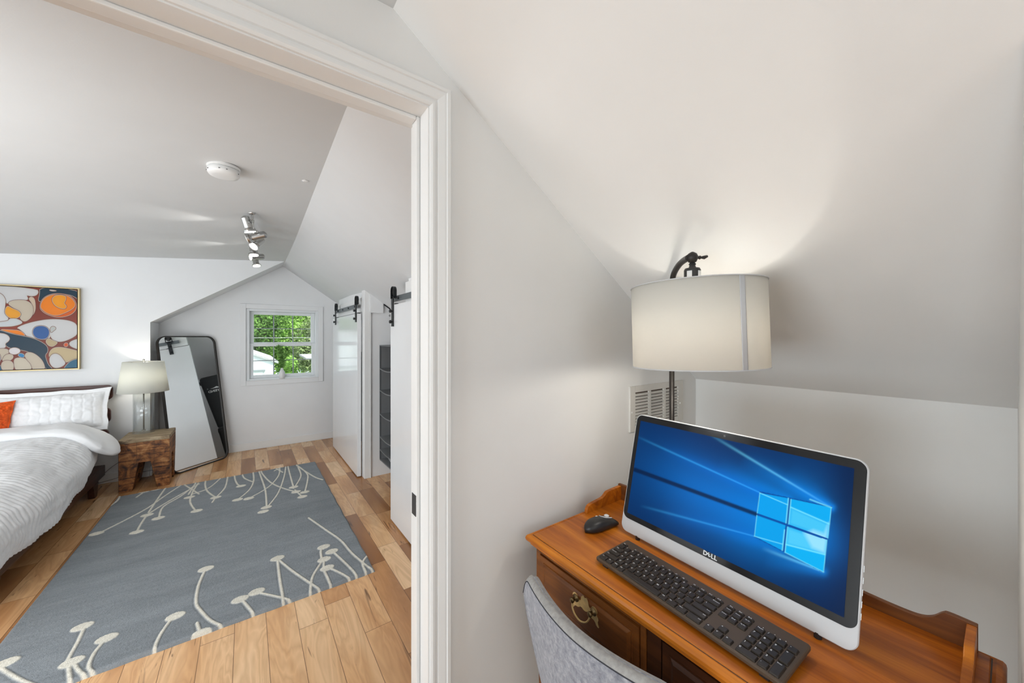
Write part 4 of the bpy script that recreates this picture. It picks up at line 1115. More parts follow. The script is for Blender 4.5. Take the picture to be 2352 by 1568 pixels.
# ---------------------------------------------------------------- rug
RUG_LINES = [[(-0.623, 2.581), (-0.619, 2.504), (-0.619, 2.409), (-0.618, 2.369)], [(-0.606, 2.342), (-0.592, 2.294), (-0.572, 2.227), (-0.566, 2.205)], [(-0.584, 2.325), (-0.556, 2.268), (-0.516, 2.205)], [(-0.526, 2.425), (-0.538, 2.371), (-0.539, 2.312), (-0.53, 2.267), (-0.504, 2.221)], [(-0.826, 2.483), (-0.763, 2.392), (-0.707, 2.318), (-0.65, 2.25)], [(-0.302, 2.414), (-0.321, 2.344), (-0.329, 2.281), (-0.329, 2.213)], [(-0.181, 2.265), (-0.193, 2.322)], [(-0.844, 3.785), (-0.745, 3.938), (-0.649, 4.111), (-0.582, 4.321), (-0.51, 4.524), (-0.475, 4.614)], [(-0.626, 3.96), (-0.548, 4.144), (-0.428, 4.375), (-0.36, 4.506)], [(-0.626, 3.96), (-0.632, 3.782), (-0.629, 3.654)], [(-0.624, 4.008), (-0.615, 4.268), (-0.601, 4.545), (-0.593, 4.606)], [(-0.544, 3.868), (-0.548, 4.072), (-0.468, 4.238), (-0.418, 4.39), (-0.385, 4.525)], [(-0.332, 3.845), (-0.382, 4.06), (-0.388, 4.303), (-0.368, 4.536)], [(-0.893, 4.589), (-0.884, 4.445), (-0.915, 4.322)], [(-0.738, 4.571), (-0.768, 4.45)], [(-0.469, 4.563), (-0.337, 4.216)], [(-0.198, 2.823), (-0.216, 2.664), (-0.212, 2.503), (-0.188, 2.42), (-0.139, 2.298), (-0.076, 2.203)], [(-0.02, 2.39), (0.018, 2.27), (0.035, 2.202)], [(0.053, 2.401), (0.131, 2.308), (0.168, 2.26), (0.198, 2.215)], [(0.156, 2.693), (0.154, 2.473), (0.156, 2.304), (0.155, 2.219)], [(0.163, 2.678), (0.218, 2.511), (0.284, 2.338), (0.333, 2.211)], [(0.38, 2.511), (0.314, 2.39), (0.292, 2.309), (0.276, 2.216)], [(0.411, 2.659), (0.389, 2.633), (0.38, 2.54)], [(0.39, 2.513), (0.373, 2.415), (0.377, 2.311), (0.38, 2.214)], [(0.398, 2.415), (0.452, 2.305), (0.482, 2.221)], [(0.451, 2.578), (0.489, 2.403), (0.509, 2.298), (0.517, 2.222)], [(0.385, 3.169), (0.459, 2.905), (0.518, 2.692), (0.544, 2.499), (0.57, 2.372), (0.608, 2.23)], [(0.613, 2.399), (0.575, 2.34), (0.568, 2.23)], [(-0.04, 4.213), (-0.065, 4.274), (-0.087, 4.425), (-0.096, 4.575)], [(-0.213, 4.041), (-0.282, 4.245), (-0.311, 4.432), (-0.318, 4.571)], [(-0.213, 4.041), (-0.159, 4.257), (-0.15, 4.58)], [(-0.217, 4.026), (-0.231, 3.939)], [(-0.061, 3.875), (0.021, 4.064), (0.056, 4.298), (0.055, 4.577)], [(-0.032, 4.554), (-0.013, 4.418), (0.052, 4.264)], [(0.016, 3.849), (0.121, 3.971), (0.196, 4.106), (0.265, 4.338), (0.287, 4.598)], [(0.134, 3.578), (0.138, 3.978), (0.115, 4.397), (0.104, 4.578)], [(0.139, 3.568), (0.228, 3.833), (0.304, 4.259), (0.343, 4.602)], [(0.351, 3.885), (0.355, 4.322), (0.36, 4.602)], [(0.359, 3.765), (0.259, 3.952), (0.186, 4.157), (0.135, 4.432), (0.12, 4.588)], [(0.392, 3.618), (0.355, 3.82)], [(0.421, 3.712), (0.475, 3.992), (0.496, 4.219), (0.438, 4.562)], [(0.444, 4.472), (0.441, 4.184), (0.379, 3.95), (0.35, 3.865)], [(0.436, 4.535), (0.501, 4.241), (0.555, 4.027), (0.597, 3.935)], [(0.234, 4.625), (0.3, 4.388)], [(0.234, 4.489), (0.3, 4.577)], [(-0.206, 4.559), (-0.282, 4.326), (-0.39, 4.245)], [(-0.388, 4.576), (-0.412, 4.261)]]
RUG_BLOBS = [(-0.633, 2.613), (-0.6, 2.355), (-0.518, 2.447), (-0.824, 2.514), (-0.284, 2.44), (-0.17, 2.231), (-0.853, 3.792), (-0.624, 3.953), (-0.629, 3.654), (-0.544, 3.837), (-0.32, 3.819), (-0.398, 4.18), (-0.738, 4.571), (-0.665, 4.579), (-0.195, 2.83), (-0.027, 2.395), (0.045, 2.414), (0.157, 2.702), (0.391, 2.518), (0.412, 2.669), (0.391, 2.414), (0.445, 2.582), (-0.04, 4.213), (-0.213, 4.041), (-0.061, 3.875), (0.016, 3.849), (0.131, 3.564), (0.108, 3.492), (0.352, 3.897), (0.359, 3.765), (0.392, 3.618), (0.421, 3.712)]

RX0, RX1, RY0, RY1 = -0.906, 0.621, 2.235, 4.575
RW = RX1 - RX0
nx_, ny_ = 440, 640
xs = np.linspace(RX0, RX1, nx_); ys = np.linspace(RY0, RY1, ny_)
gx, gy = np.meshgrid(xs, ys)
dist = np.full(gx.shape, 1.0)
for L in RUG_LINES:
    P = crom(L, 4) if len(L) > 2 else L
    for p, q_ in zip(P, P[1:]):
        if abs(p[0] - q_[0]) + abs(p[1] - q_[1]) < 1e-6: continue
        xa, xb = min(p[0], q_[0]) - 0.03, max(p[0], q_[0]) + 0.03; ya, yb = min(p[1], q_[1]) - 0.03, max(p[1], q_[1]) + 0.03
        i0, i1 = np.searchsorted(xs, (xa, xb)); j0, j1 = np.searchsorted(ys, (ya, yb))
        if i1 <= i0 or j1 <= j0: continue
        d, _ = segd(gx[j0:j1, i0:i1], gy[j0:j1, i0:i1], p, q_)
        dist[j0:j1, i0:i1] = np.minimum(dist[j0:j1, i0:i1], d)
pat = np.clip((0.0064 - dist) / 0.0035 + 0.5, 0, 1)
for (bx_, by_) in RUG_BLOBS:
    e = np.hypot((gx - bx_) / 0.038, (gy - by_) / 0.029 ); pat = np.maximum(pat, np.clip((1 - e) / 0.10 + 0.5, 0, 1))
base = srgb(140, 145, 149); rngn = np.random.default_rng(3)
n1 = np.array([[noise.noise(Vector((x * 1.5, y * 9, 0))) for x in xs[::8]] for y in ys[::4]])
n1 = np.repeat(np.repeat(n1, 8, 1), 4, 0)[:ny_, :nx_]
shade_n = 1 + 0.13 * n1
col = base[None, None, :] * shade_n[..., None]
col = mixc(col, srgb(226, 221, 208), pat)
edge_d = np.minimum(np.minimum(gx - RX0, RX1 - gx), np.minimum(gy - RY0, RY1 - gy))
zz = FL + 0.017 * np.clip(edge_d / 0.012, 0, 1) ** 0.5 + 0.0035 * pat * (edge_d > 0.004) + rngn.normal(0, 0.0006, gx.shape) * (edge_d > 0.002)
groove = np.exp(-((np.minimum(dist, 1) - 0.0105) / 0.003) ** 2) * (1 - pat)
zz -= 0.002 * groove * (edge_d > 0.004)
wav = 0.0022 * np.sin(gx * 31 + 1) * np.sin(gx * 13)
gy2 = gy + wav * np.clip(1 - (gy - RY0) / 0.1, 0, 1); gx2 = gx + 0.002 * np.sin(gy * 24) * np.clip(1 - (RX1 - gx) / 0.1, 0, 1)
rug = grid_mesh('area_rug', gx2, gy2, zz, 'rug', None, col)
tag(rug, 'blue grey wool area rug with cream branching sprig pattern on the wood floor', 'rug')

# ---------------------------------------------------------------- bed
bd = thing('bed', 'dark walnut platform bed with rounded slat headboard against the far wall', 'bed', (-1.85, 4.0, FL))
def rslat(x0, x1, z0, z1, y0, y1, r):
    bm = nb(); cx_, cz_ = (x0 + x1) / 2, (z0 + z1) / 2
    prism(bm, [(cx_ + a, y0, cz_ + b) for a, b in rrect(x1 - x0, z1 - z0, r, 6)], (0, y1 - y0, 0)); return bm
for z0, z1, x1 in ((-0.588, -0.448, -1.018), (-0.803, -0.660, -1.032), (-1.0, -0.862, -1.044)):
    bev(link('headboard_slat', rslat(-2.70, x1, z0, z1, 4.985, 5.015, 0.04), 'dark_wood', bd), 0.004)
for x in (-1.30, -2.40):
    bev(link('headboard_post', bx(x - 0.04, x + 0.04, 5.015, 5.055, FL, -0.50), 'dark_wood_y', bd), 0.003)
bm = nb(); box(bm, -1.098, -1.066, 2.95, 4.985, -1.285, -1.19)
bev(link('side_rail', bm, 'dark_wood_y', bd), 0.004)
bev(link('side_rail', bx(-2.634, -2.602, 2.95, 4.985, -1.285, -1.19), 'dark_wood_y', bd), 0.004)
bev(link('foot_rail', bx(-2.602, -1.098, 2.95, 2.985, -1.285, -1.19), 'dark_wood_y', bd), 0.004)
bev(link('slat_base', bx(-2.602, -1.098, 2.985, 4.985, -1.21, -1.19), 'dark_wood_y', bd), 0.002)
for lx in (-1.084, -2.616):
    for ly in (3.12, 4.72):
        bm = nb(); loft(bm, [[Vector((lx + sx * 0.020, ly + sy * w, z)) for sx, sy in ((-1, -1), (1, -1), (1, 1), (-1, 1))] for w, z in ((0.075, -1.285), (0.050, -1.33), (0.032, FL))], True)
        bev(link('leg', bm, 'dark_wood_y', bd), 0.003)
bm = nb(); rings = []
for ins, z in ((0.03, -1.19), (0.0, -1.165), (0.0, -0.93), (0.03, -0.90), (0.12, -0.885)):
    rings.append([Vector((-1.87 + a, 3.96 + b, z)) for a, b in rrect(1.52 - 2 * ins, 1.98 - 2 * ins, 0.08, 6)])
loft(bm, rings, True)
tag(link('mattress', bm, 'sheet', smooth=True), 'white sheeted mattress on the dark bed frame, mostly under the duvet', 'mattress')

# duvet: pleated seersucker, puffed over the side
prof_d = crom([(-2.72, -0.80), (-2.2, -0.79), (-1.7, -0.785), (-1.42, -0.792), (-1.22, -0.818), (-1.08, -0.875), (-1.005, -0.96), (-0.985, -1.05), (-0.990, -1.13), (-0.998, -1.165)], 12)
pl = np.array(prof_d); seg = np.r_[0, np.cumsum(np.hypot(*np.diff(pl, axis=0).T))]
NU, NV = 250, 430
sv = np.r_[np.linspace(0, seg[-1] * 0.55, 60, endpoint=False), np.linspace(seg[-1] * 0.55, seg[-1], NU - 60)]
px_ = np.interp(sv, seg, pl[:, 0]); pz_ = np.interp(sv, seg, pl[:, 1])
tx = np.gradient(px_, sv); tz = np.gradient(pz_, sv); nrx, nrz = -tz, tx
nl = np.hypot(nrx, nrz); nrx, nrz = -nrx / nl * -1, nrz / nl
vv = np.linspace(2.55, 4.66, NV)
DX = np.zeros((NV, NU)); DYy = np.zeros_like(DX); DZz = np.zeros_like(DX)
for j, y in enumerate(vv):
    for i in range(0, NU):
        s_ = sv[i] / seg[-1]; side_w = max(0.0, (s_ - 0.62) / 0.38)
        warp = 0.05 * noise.noise(Vector((sv[i] * 2.2, y * 1.6, 3.1))) + 0.018 * noise.noise(Vector((sv[i] * 9, y * 6, 7.7)))
        ph = (y + warp * (0.4 + 1.2 * side_w)) / 0.038
        rid = abs(math.sin(PI * ph)) ** 0.45
        puck = 0.5 + 0.7 * noise.noise(Vector((sv[i] * 26, y * 9, 1.3)))
        big = noise.noise(Vector((sv[i] * 3.2, y * 3.0, 9.0))) * 0.020 + noise.noise(Vector((sv[i] * 8, y * 5, 2.0))) * 0.010 * (0.4 + side_w)
        damp = 0.15 + 0.85 * min(1, max(0, (s_ - 0.35) / 0.35))
        h_ = rid * 0.0085 * damp * (0.5 + puck * 0.8) * (1 + 0.5 * side_w) + big + 0.015 * side_w * math.sin(y * 7.3 + 0.7)
        lenf = 1 + 0.0
        hem = (0.030 * noise.noise(Vector((0, y * 3.1, 5))) + 0.004 * math.sin(y * 21)) * side_w ** 2
        taper = 0.16 * side_w ** 1.5 * max(0.0, (y - 4.00) / 0.6)
        DX[j, i] = px_[i] + nrx[i] * h_ - taper * 0.5
        DZz[j, i] = pz_[i] + nrz[i] * h_ + hem + taper * 0.35
        DYy[j, i] = y + 0.006 * noise.noise(Vector((sv[i] * 14, y * 10, 4)))
dv = grid_mesh('duvet', DX, DYy, DZz, 'duvet', None, None)
m_ = dv.modifiers.new('thick', 'SOLIDIFY'); m_.thickness = 0.012; m_.offset = -1
dv['label'] = 'white seersucker duvet with puckered pleats draped over the bed side'; dv['category'] = 'duvet'
# turned back band of the duvet, drooping to a point beside the nightstand
path = crom([(-2.72, 4.62, -0.775), (-2.1, 4.62, -0.765), (-1.6, 4.615, -0.765), (-1.32, 4.61, -0.765), (-1.17, 4.60, -0.785), (-1.06, 4.58, -0.845), (-0.975, 4.55, -0.925), (-0.905, 4.52, -1.005)], 9)
hwid = np.interp(np.linspace(0, 1, len(path)), [0, 0.6, 0.78, 0.9, 1], [0.155, 0.165, 0.185, 0.165, 0.035])
thk = np.interp(np.linspace(0, 1, len(path)), [0, 0.6, 0.85, 1], [0.040, 0.048, 0.050, 0.012])
bm = nb(); rings = []
for k, p in enumerate(path):
    a_, b_ = Vector(path[max(k - 1, 0)]), Vector(path[min(k + 1, len(path) - 1)]); t = (b_ - a_).normalized()
    sdv = Vector((0, 1, 0)) - t * t.y; sdv.normalize(); up = sdv.cross(t) * -1
    if up.z < 0: up = -up
    rg = []
    for i in range(36):
        an_ = 2 * PI * i / 36; cc, sn = math.cos(an_), math.sin(an_)
        wv = 1 + 0.05 * noise.noise(Vector((p[0] * 5, i * 0.3, 2)))
        oy = hwid[k] * wv * math.copysign(abs(cc) ** 0.8, cc); oz = thk[k] * math.copysign(abs(sn) ** 0.75, sn)
        q_ = Vector(p) + sdv * oy + up * oz
        q_ += up * (0.014 * noise.noise(q_ * 8) + 0.007 * noise.noise(Vector((q_.x * 14, q_.y * 40, q_.z * 14)))) * (1 if sn > 0 else 0.3)
        rg.append(q_)
    rings.append(rg)
loft(bm, rings, True)
o = link('turned_back_edge', bm, 'sheet', dv, smooth=True)
sb_ = o.modifiers.new('s', 'SUBSURF'); sb_.levels = sb_.render_levels = 1

def pillow(name, label, cat, c, w, h_, t_, tiltx, mat, rotz=0, ridge=0.0, seed=0, group=None, rough=0.0, flange=0.035):
    root = thing(name, label, cat, (c[0], c[1], c[2] - h_ / 2), rotz, group)
    n = 150; bm = nb(); F = {}; V = {}
    T = Matrix.Translation((0, 0, h_ / 2)) @ Matrix.Rotation(tiltx, 4, 'X')
    for sgn in (1, -1):
        for j in range(n + 1):
            for i in range(n + 1):
                u = -1 + 2 * i / n; v = -1 + 2 * j / n
                b_ = i in (0, n) or j in (0, n)
                if b_ and (i, j, 1) in V: V[(i, j, sgn)] = V[(i, j, 1)]; continue
                inner = max(0, 1 - abs(u) ** 3.0) * max(0, 1 - abs(v) ** 3.0)
                fu, fv = 1 - 2 * flange / w, 1 - 2 * flange / h_
                iu, iv = min(abs(u) / fu, 1), min(abs(v) / fv, 1)
                th_ = t_ / 2 * (max(0, 1 - iu ** 2.6) * max(0, 1 - iv ** 2.6)) ** 0.5 + 0.003
                x = u * w / 2 * (1 - 0.05 * (1 - v * v) * abs(u)) ; z = v * h_ / 2 * (1 - 0.06 * (1 - u * u))
                z += 0.010 * noise.noise(Vector((u * 2.5, seed, 0))) * abs(v); x += 0.012 * noise.noise(Vector((v * 2.5, seed + 5, 0))) * abs(u)
                wr = 0.007 * noise.noise(Vector((u * 3, v * 3, seed))) + 0.006 * noise.noise(Vector((u * 9, v * 7, seed)))
                rd = ridge * abs(math.sin(PI * (x + 0.012 * noise.noise(Vector((u * 2, v * 4, seed + 2)))) / 0.058 + v * 0.5)) ** 16
                rgh = rough * noise.noise(Vector((x * 90, z * 90, 0)))
                y = -sgn * (th_ + (wr * (iu < 1) * (iv < 1) + rgh) * min(1, th_ / 0.03)) + (rd * (1 if sgn > 0 else 0)) * min(1, th_ / 0.02)
                if b_: y = 0.008 * noise.noise(Vector((u * 4, v * 4, seed + 3)))
                V[(i, j, sgn)] = bm.verts.new(T @ Vector((x, y, z)))
        for j in range(n):
            for i in range(n):
                q_ = [V[(i, j, sgn)], V[(i + 1, j, sgn)], V[(i + 1, j + 1, sgn)], V[(i, j + 1, sgn)]]
                bm.faces.new(q_ if sgn > 0 else q_[::-1])
    link('cover', bm, mat, root, world=False, smooth=True)
    return root
pillow('bed_pillow', 'white pleated pillow leaning on the headboard nearest the nightstand', 'pillow', (-1.372, 4.868, -0.652), 0.72, 0.39, 0.16, R(-16), 'duvet', R(3), 0.0035, 1, 'bed pillows')
pillow('bed_pillow', 'white pillow at the left edge, behind the orange cushion', 'pillow', (-2.08, 4.875, -0.655), 0.74, 0.40, 0.16, R(-16), 'duvet', 0, 0.0035, 8, 'bed pillows')
pillow('throw_cushion', 'burnt orange knitted cushion at the left edge of the bed', 'cushion', (-1.735, 4.735, -0.69), 0.42, 0.36, 0.12, R(-18), 'orange', R(4), 0.0, 4, rough=0.010, flange=0.01)

# ---------------------------------------------------------------- nightstand and table lamp
ns_ = thing('nightstand', 'rustic reclaimed wood block nightstand with tapered cut-out, beside the bed', 'nightstand', (-0.757, 4.90, FL))
ax0, ax1, ay0, ay1, az = -0.927, -0.590, 4.705, 5.075, -0.928
cxn = (ax0 + ax1) / 2
def leg_frame(y0, y1):
    bm = nb(); t0, t1 = 0.062, 0.125
    P = [(ax0, FL), (ax0 + 0.086, FL), (cxn - 0.040, -1.150), (cxn + 0.040, -1.150), (ax1 - 0.086, FL), (ax1, FL), (ax1, az - 0.035), (ax0, az - 0.035)]
    prism(bm, [(x, y0, z) for x, z in P], (0, y1 - y0, 0)); return bm
bev(link('front_leg_block', leg_frame(ay0, ay0 + 0.13), 'reclaimed', ns_), 0.004)
bev(link('rear_leg_block', leg_frame(ay1 - 0.13, ay1), 'reclaimed', ns_), 0.004)
bev(link('centre_block', bx(ax0, ax1, ay0 + 0.13, ay1 - 0.13, -1.13, az - 0.035), 'reclaimed', ns_), 0.003)
bev(link('top', bx(ax0 - 0.001, ax1 + 0.001, ay0 - 0.001, ay1, az - 0.035, az), ['reclaimed_top'], ns_), 0.004)
tl = thing('table_lamp', 'clear glass cylinder lamp with ivory tapered shade on the wooden nightstand', 'lamp', (-0.808, 4.975, az))
L0 = (-0.808, 4.975, az)
def lpart(name, prof_, mat, sm=True, n=40, caps=True, par=None):
    bm = nb(); lathe(bm, prof_, L0, n, caps=caps); return link(name, bm, mat, par or tl, smooth=sm)
lpart('base', [(0.078, 0.0015), (0.078, 0.020), (0.075, 0.022)], 'lamp_glass', False)
bm = nb(); cyl_wall(bm, 0.075, 0.075, 0.022, 0.385, n=48, th=0.005); bmesh.ops.translate(bm, vec=L0, verts=bm.verts); link('glass_cylinder', bm, 'lamp_glass', tl)
lpart('rod', [(0.0055, 0.0225), (0.0055, 0.42)], 'chrome')
lpart('foot_plate', [(0.016, 0.0222), (0.016, 0.027), (0.006, 0.030)], 'chrome')
lpart('cap', [(0.077, 0.386), (0.077, 0.398), (0.02, 0.402)], 'chrome', False)
lpart('finial', [(0.004, 0.66), (0.004, 0.70), (0.010, 0.703), (0.010, 0.712), (0.003, 0.716)], 'chrome')
bm = nb(); cyl_wall(bm, 0.183, 0.146, 0.398, 0.690, n=56, th=0.002); bmesh.ops.translate(bm, vec=L0, verts=bm.verts); ts = link('lamp_shade', bm, 'shade_green', tl)
bm = nb()
for k in range(3):
    a = 2 * PI * k / 3 + 0.3; tube(bm, [(L0[0], L0[1], az + 0.672), (L0[0] + 0.147 * math.cos(a), L0[1] + 0.147 * math.sin(a), az + 0.680)], 0.0015, 6)
link('spider', bm, 'chrome', ts)
lpart('bulb', [(0.012, 0.43), (0.016, 0.45), (0.030, 0.50), (0.026, 0.53), (0.006, 0.55)], 'bulb')
bm = nb(); tube(bm, crom([(-0.80, 5.09, FL + 0.30), (-0.95, 5.095, FL + 0.22), (-1.06, 5.09, FL + 0.14), (-1.13, 5.07, FL + 0.05)], 6), 0.0028, 6)
tube(bm, crom([(-0.76, 5.10, FL + 0.06), (-0.92, 5.095, FL + 0.055), (-1.06, 5.09, FL + 0.03), (-1.22, 5.08, FL + 0.006)], 6), 0.0028, 6)
link('power_cord', bm, 'cable', tl, smooth=True)
add_light('table_lamp_light', 'POINT', (-0.808, 4.975, az + 0.56), (0, 0, 0), 2.0, (1.0, 0.95, 0.85), shadow_soft_size=0.03)

# ---------------------------------------------------------------- leaning mirror
bl, br = Vector((-0.605, 4.992, FL)), Vector((-0.1675, 5.389, FL))
me_x = (br - bl).normalized(); tlt = 0.215; zt = 0.010
mn0 = Vector((me_x.y, -me_x.x, 0)); upv = (-mn0 * tlt + Vector((0, 0, zt - FL))); MHh = upv.length; upv.normalize(); mnn = me_x.cross(upv)
if mnn.dot(mn0) < 0: mnn = -mnn
Wm = (br - bl).length
mr = thing('floor_mirror', 'tall leaning mirror with thin dark bronze rounded frame in the corner by the window', 'mirror', tuple((bl + br) / 2))
def mpt(a, b, d): return bl + me_x * a + upv * b + mnn * d
def mring(ins, d, r): return [mpt(Wm / 2 + a, MHh / 2 + b, d) for a, b in rrect(Wm - 2 * ins, MHh - 2 * ins, r - ins, 10)]
bm = nb(); loft(bm, [mring(0.0, -0.014, 0.085), mring(0.0, 0.014, 0.085), mring(0.010, 0.014, 0.085), mring(0.010, -0.014, 0.085)], False, closed=True)
link('frame', bm, 'bronze', mr)
bm = nb(); loft(bm, [mring(0.010, -0.002, 0.085), mring(0.010, 0.002, 0.085)], True); link('mirror_glass', bm, 'mirror', mr)
bm = nb(); loft(bm, [mring(0.010, -0.013, 0.085), mring(0.010, -0.003, 0.085)], True); link('backing', bm, 'black_plastic', mr)

# ---------------------------------------------------------------- painting
pt = thing('framed_painting', 'abstract canvas of white, orange and navy pebble shapes in gold frame above bed', 'painting', (-1.78, BY, 0.08))
pX1, pX0, pZ0, pZ1 = -1.248, -2.32, -0.297, 0.452
yf = BY - 0.045
bm = nb()
for a in ((pX0, pX1, pZ1 - 0.010, pZ1), (pX0, pX1, pZ0, pZ0 + 0.010), (pX0, pX0 + 0.010, pZ0 + 0.010, pZ1 - 0.010), (pX1 - 0.010, pX1, pZ0 + 0.010, pZ1 - 0.010)): box(bm, a[0], a[1], yf, BY - 0.002, a[2], a[3])
bev(link('frame', bm, 'gold', pt), 0.001)
link('float_gap', bx(pX0 + 0.010, pX1 - 0.010, BY - 0.012, BY - 0.004, pZ0 + 0.010, pZ1 - 0.010), 'groove', pt)
cX0, cX1, cZ0, cZ1 = pX0 + 0.016, pX1 - 0.016, pZ0 + 0.016, pZ1 - 0.016
nx_, ny_ = 500, 380
xs = np.r_[np.linspace(cX0, -1.75, 120, endpoint=False), np.linspace(-1.75, cX1, nx_ - 120)]; zs = np.linspace(cZ0, cZ1, ny_)
gx, gz = np.meshgrid(xs, zs)
fx_ = 1285 + (gx - cX1) / (cX1 + 1.711) * 1285 ; fz_ = 1472 - (gz - cZ0) / (cZ1 - cZ0) * (1472 - 150)
fz_ = fz_ + (1 - fx_ / 1285) * np.where(fz_ < 800, -50 * (800 - fz_) / 650, 15 * (fz_ - 800) / 670)
# the unseen left part repeats the design turned over
flp = fx_ < -20
fx_ = np.where(flp, -40 - fx_, fx_); fz_ = np.where(flp, 1622 - fz_, fz_)
WH, TN, TN2, OR, YL, NV_, BLU, RU = (205, 203, 202), (196, 182, 162), (186, 166, 128), (238, 128, 10), (228, 155, 40), (18, 50, 68), (42, 88, 150), (128, 52, 34)
shapes = [
 ([(-400, 60), (610, 140), (640, 200), (600, 255), (520, 268), (440, 250), (470, 300), (460, 335), (330, 325), (200, 345), (150, 400), (130, 380), (110, 280), (40, 215), (0, 200), (-400, 180)], WH),
 ([(-400, 190), (0, 210), (80, 250), (125, 340), (115, 420), (100, 540), (130, 600), (165, 640), (150, 690), (80, 715), (0, 700), (-400, 640)], WH),
 ([(475, 310), (515, 272), (570, 300), (588, 400), (585, 520), (530, 610), (560, 480), (530, 380)], (205, 182, 158)),
 ([(155, 400), (200, 350), (330, 333), (430, 340), (510, 380), (548, 450), (550, 560), (500, 650), (420, 702), (360, 670), (340, 620), (365, 560), (330, 510), (230, 460)], TN),
 ([(145, 425), (230, 480), (320, 515), (362, 570), (330, 630), (250, 650), (180, 640), (120, 580), (108, 520)], YL),
 ([(-400, 740), (150, 705), (180, 650), (300, 650), (400, 715), (300, 765), (150, 790), (-400, 790)], (196, 200, 202)),
 ([(655, 100), (1400, 160), (1400, 420), (1260, 260), (1000, 205), (800, 240), (665, 370), (630, 330), (655, 240)], NV_),
 ([(800, 150), (960, 170), (850, 178)], WH),
 ([(650, 430), (700, 300), (830, 225), (1000, 212), (1180, 250), (1280, 370), (1270, 500), (1160, 590), (960, 628), (780, 580), (680, 510)], (216, 94, 20)),
 ([(660, 430), (715, 305), (830, 240), (1000, 228), (1160, 262), (1262, 370), (1240, 460), (1080, 545), (930, 600), (780, 560), (690, 490)], OR),
 ([(850, 320), (900, 250), (1010, 235), (1100, 262), (1090, 330), (1060, 380), (1110, 430), (1080, 475), (1000, 470), (900, 420)], (244, 156, 20)),
 ([(290, 805), (420, 742), (600, 690), (800, 655), (1000, 655), (1180, 680), (1290, 740), (1300, 900), (1200, 970), (1050, 1030), (930, 1030), (850, 980), (822, 900), (830, 960), (780, 990), (700, 1000), (560, 970), (440, 935), (390, 870), (330, 820)], WH),
 ([(535, 890), (560, 800), (640, 765), (740, 770), (808, 820), (818, 900), (780, 975), (690, 998), (590, 970)], BLU),
 ([(830, 810), (860, 775), (910, 785), (925, 815), (880, 850), (845, 880), (835, 850)], (186, 188, 186)),
 ([(20, 830), (200, 838), (330, 845), (400, 890), (430, 938), (300, 915), (150, 870)], OR),
 ([(-400, 830), (0, 830), (200, 900), (440, 945), (560, 975), (700, 1040), (785, 1110), (795, 1200), (745, 1250), (765, 1330), (800, 1420), (880, 1490), (745, 1490), (700, 1350), (600, 1240), (470, 1195), (350, 1165), (160, 1130), (110, 1070), (180, 1000), (180, 940), (100, 890), (-400, 880)], NV_),
 ([(-400, 885), (50, 890), (150, 920), (190, 980), (160, 1030), (110, 1060), (130, 1130), (0, 1140), (-400, 1140)], WH),
 ([(748, 1020), (800, 968), (870, 1010), (965, 1040), (900, 1100), (850, 1115), (790, 1090)], TN2),
 ([(1400, 960), (1200, 1010), (1143, 1060), (1180, 1120), (1400, 1190)], WH),
 ([(1055, 1080), (1080, 1048), (1125, 1055), (1135, 1090), (1105, 1120), (1065, 1110)], (214, 84, 32)),
 ([(808, 1300), (812, 1200), (880, 1132), (1000, 1120), (1150, 1150), (1400, 1215), (1400, 1290), (1180, 1345), (1090, 1390), (1050, 1320), (960, 1245), (870, 1230)], (196, 174, 134)),
 ([(815, 1300), (860, 1240), (930, 1228), (1000, 1265), (1045, 1330), (1088, 1385), (1060, 1430), (980, 1468), (880, 1468), (820, 1390)], WH),
 ([(1040, 1500), (1120, 1400), (1200, 1340), (1400, 1300), (1400, 1500)], (36, 96, 124)),
 ([(-100, 1500), (-60, 1390), (60, 1410), (90, 1500)], (36, 96, 124)),
 ([(-40, 1200), (0, 1150), (100, 1142), (165, 1160), (180, 1210), (100, 1250), (60, 1340), (20, 1250)], TN),
 ([(165, 1180), (200, 1135), (280, 1125), (350, 1160), (340, 1210), (270, 1240), (200, 1230)], (222, 215, 216)),
 ([(305, 1250), (340, 1215), (410, 1235), (412, 1290), (350, 1285)], (40, 130, 184)),
 ([(70, 1340), (100, 1260), (170, 1225), (240, 1250), (235, 1300), (180, 1340), (100, 1330)], TN),
 ([(50, 1420), (75, 1350), (140, 1332), (220, 1350), (250, 1420), (230, 1500), (80, 1500)], TN),
 ([(248, 1320), (300, 1290), (400, 1295), (480, 1345), (530, 1410), (520, 1500), (280, 1500), (255, 1420)], (202, 190, 170)),
 ([(415, 1255), (450, 1205), (540, 1210), (650, 1285), (720, 1380), (750, 1500), (540, 1500), (525, 1400), (440, 1310)], TN),
 ([(-60, 1300), (-20, 1200), (30, 1220), (50, 1300), (30, 1370), (-20, 1400)], (90, 130, 190)),
]
col = np.zeros(gx.shape + (3,)) + srgb(*RU)
nz = np.array([[noise.noise(Vector((x * 5, z * 5, 0))) for x in xs[::6]] for z in zs[::6]]); nz = np.repeat(np.repeat(nz, 6, 1), 6, 0)[:ny_, :nx_]
col *= (1 + 0.5 * nz)[..., None]
hgt = np.zeros(gx.shape)
for P, c in shapes:
    P = smooth_poly(P, 2)
    i_ = inpoly(fx_, fz_, P); dd = polydist(fx_, fz_, P); sd_ = np.where(i_, dd, -dd)
    out = np.clip((sd_ + 13) / 5, 0, 1); col = mixc(col, srgb(70, 30, 28), out * 0.95)
    rim = np.clip((sd_ + 6) / 4, 0, 1); col = mixc(col, srgb(196, 176, 160), rim)
    inn = np.clip((sd_ - 1) / 4, 0, 1); vgr = 1 - 0.10 * np.exp(-np.clip(sd_, 0, 400) / 30) + 0.06 * nz
    col = col * (1 - inn[..., None]) + (srgb(*c)[None, None] * vgr[..., None]) * inn[..., None]
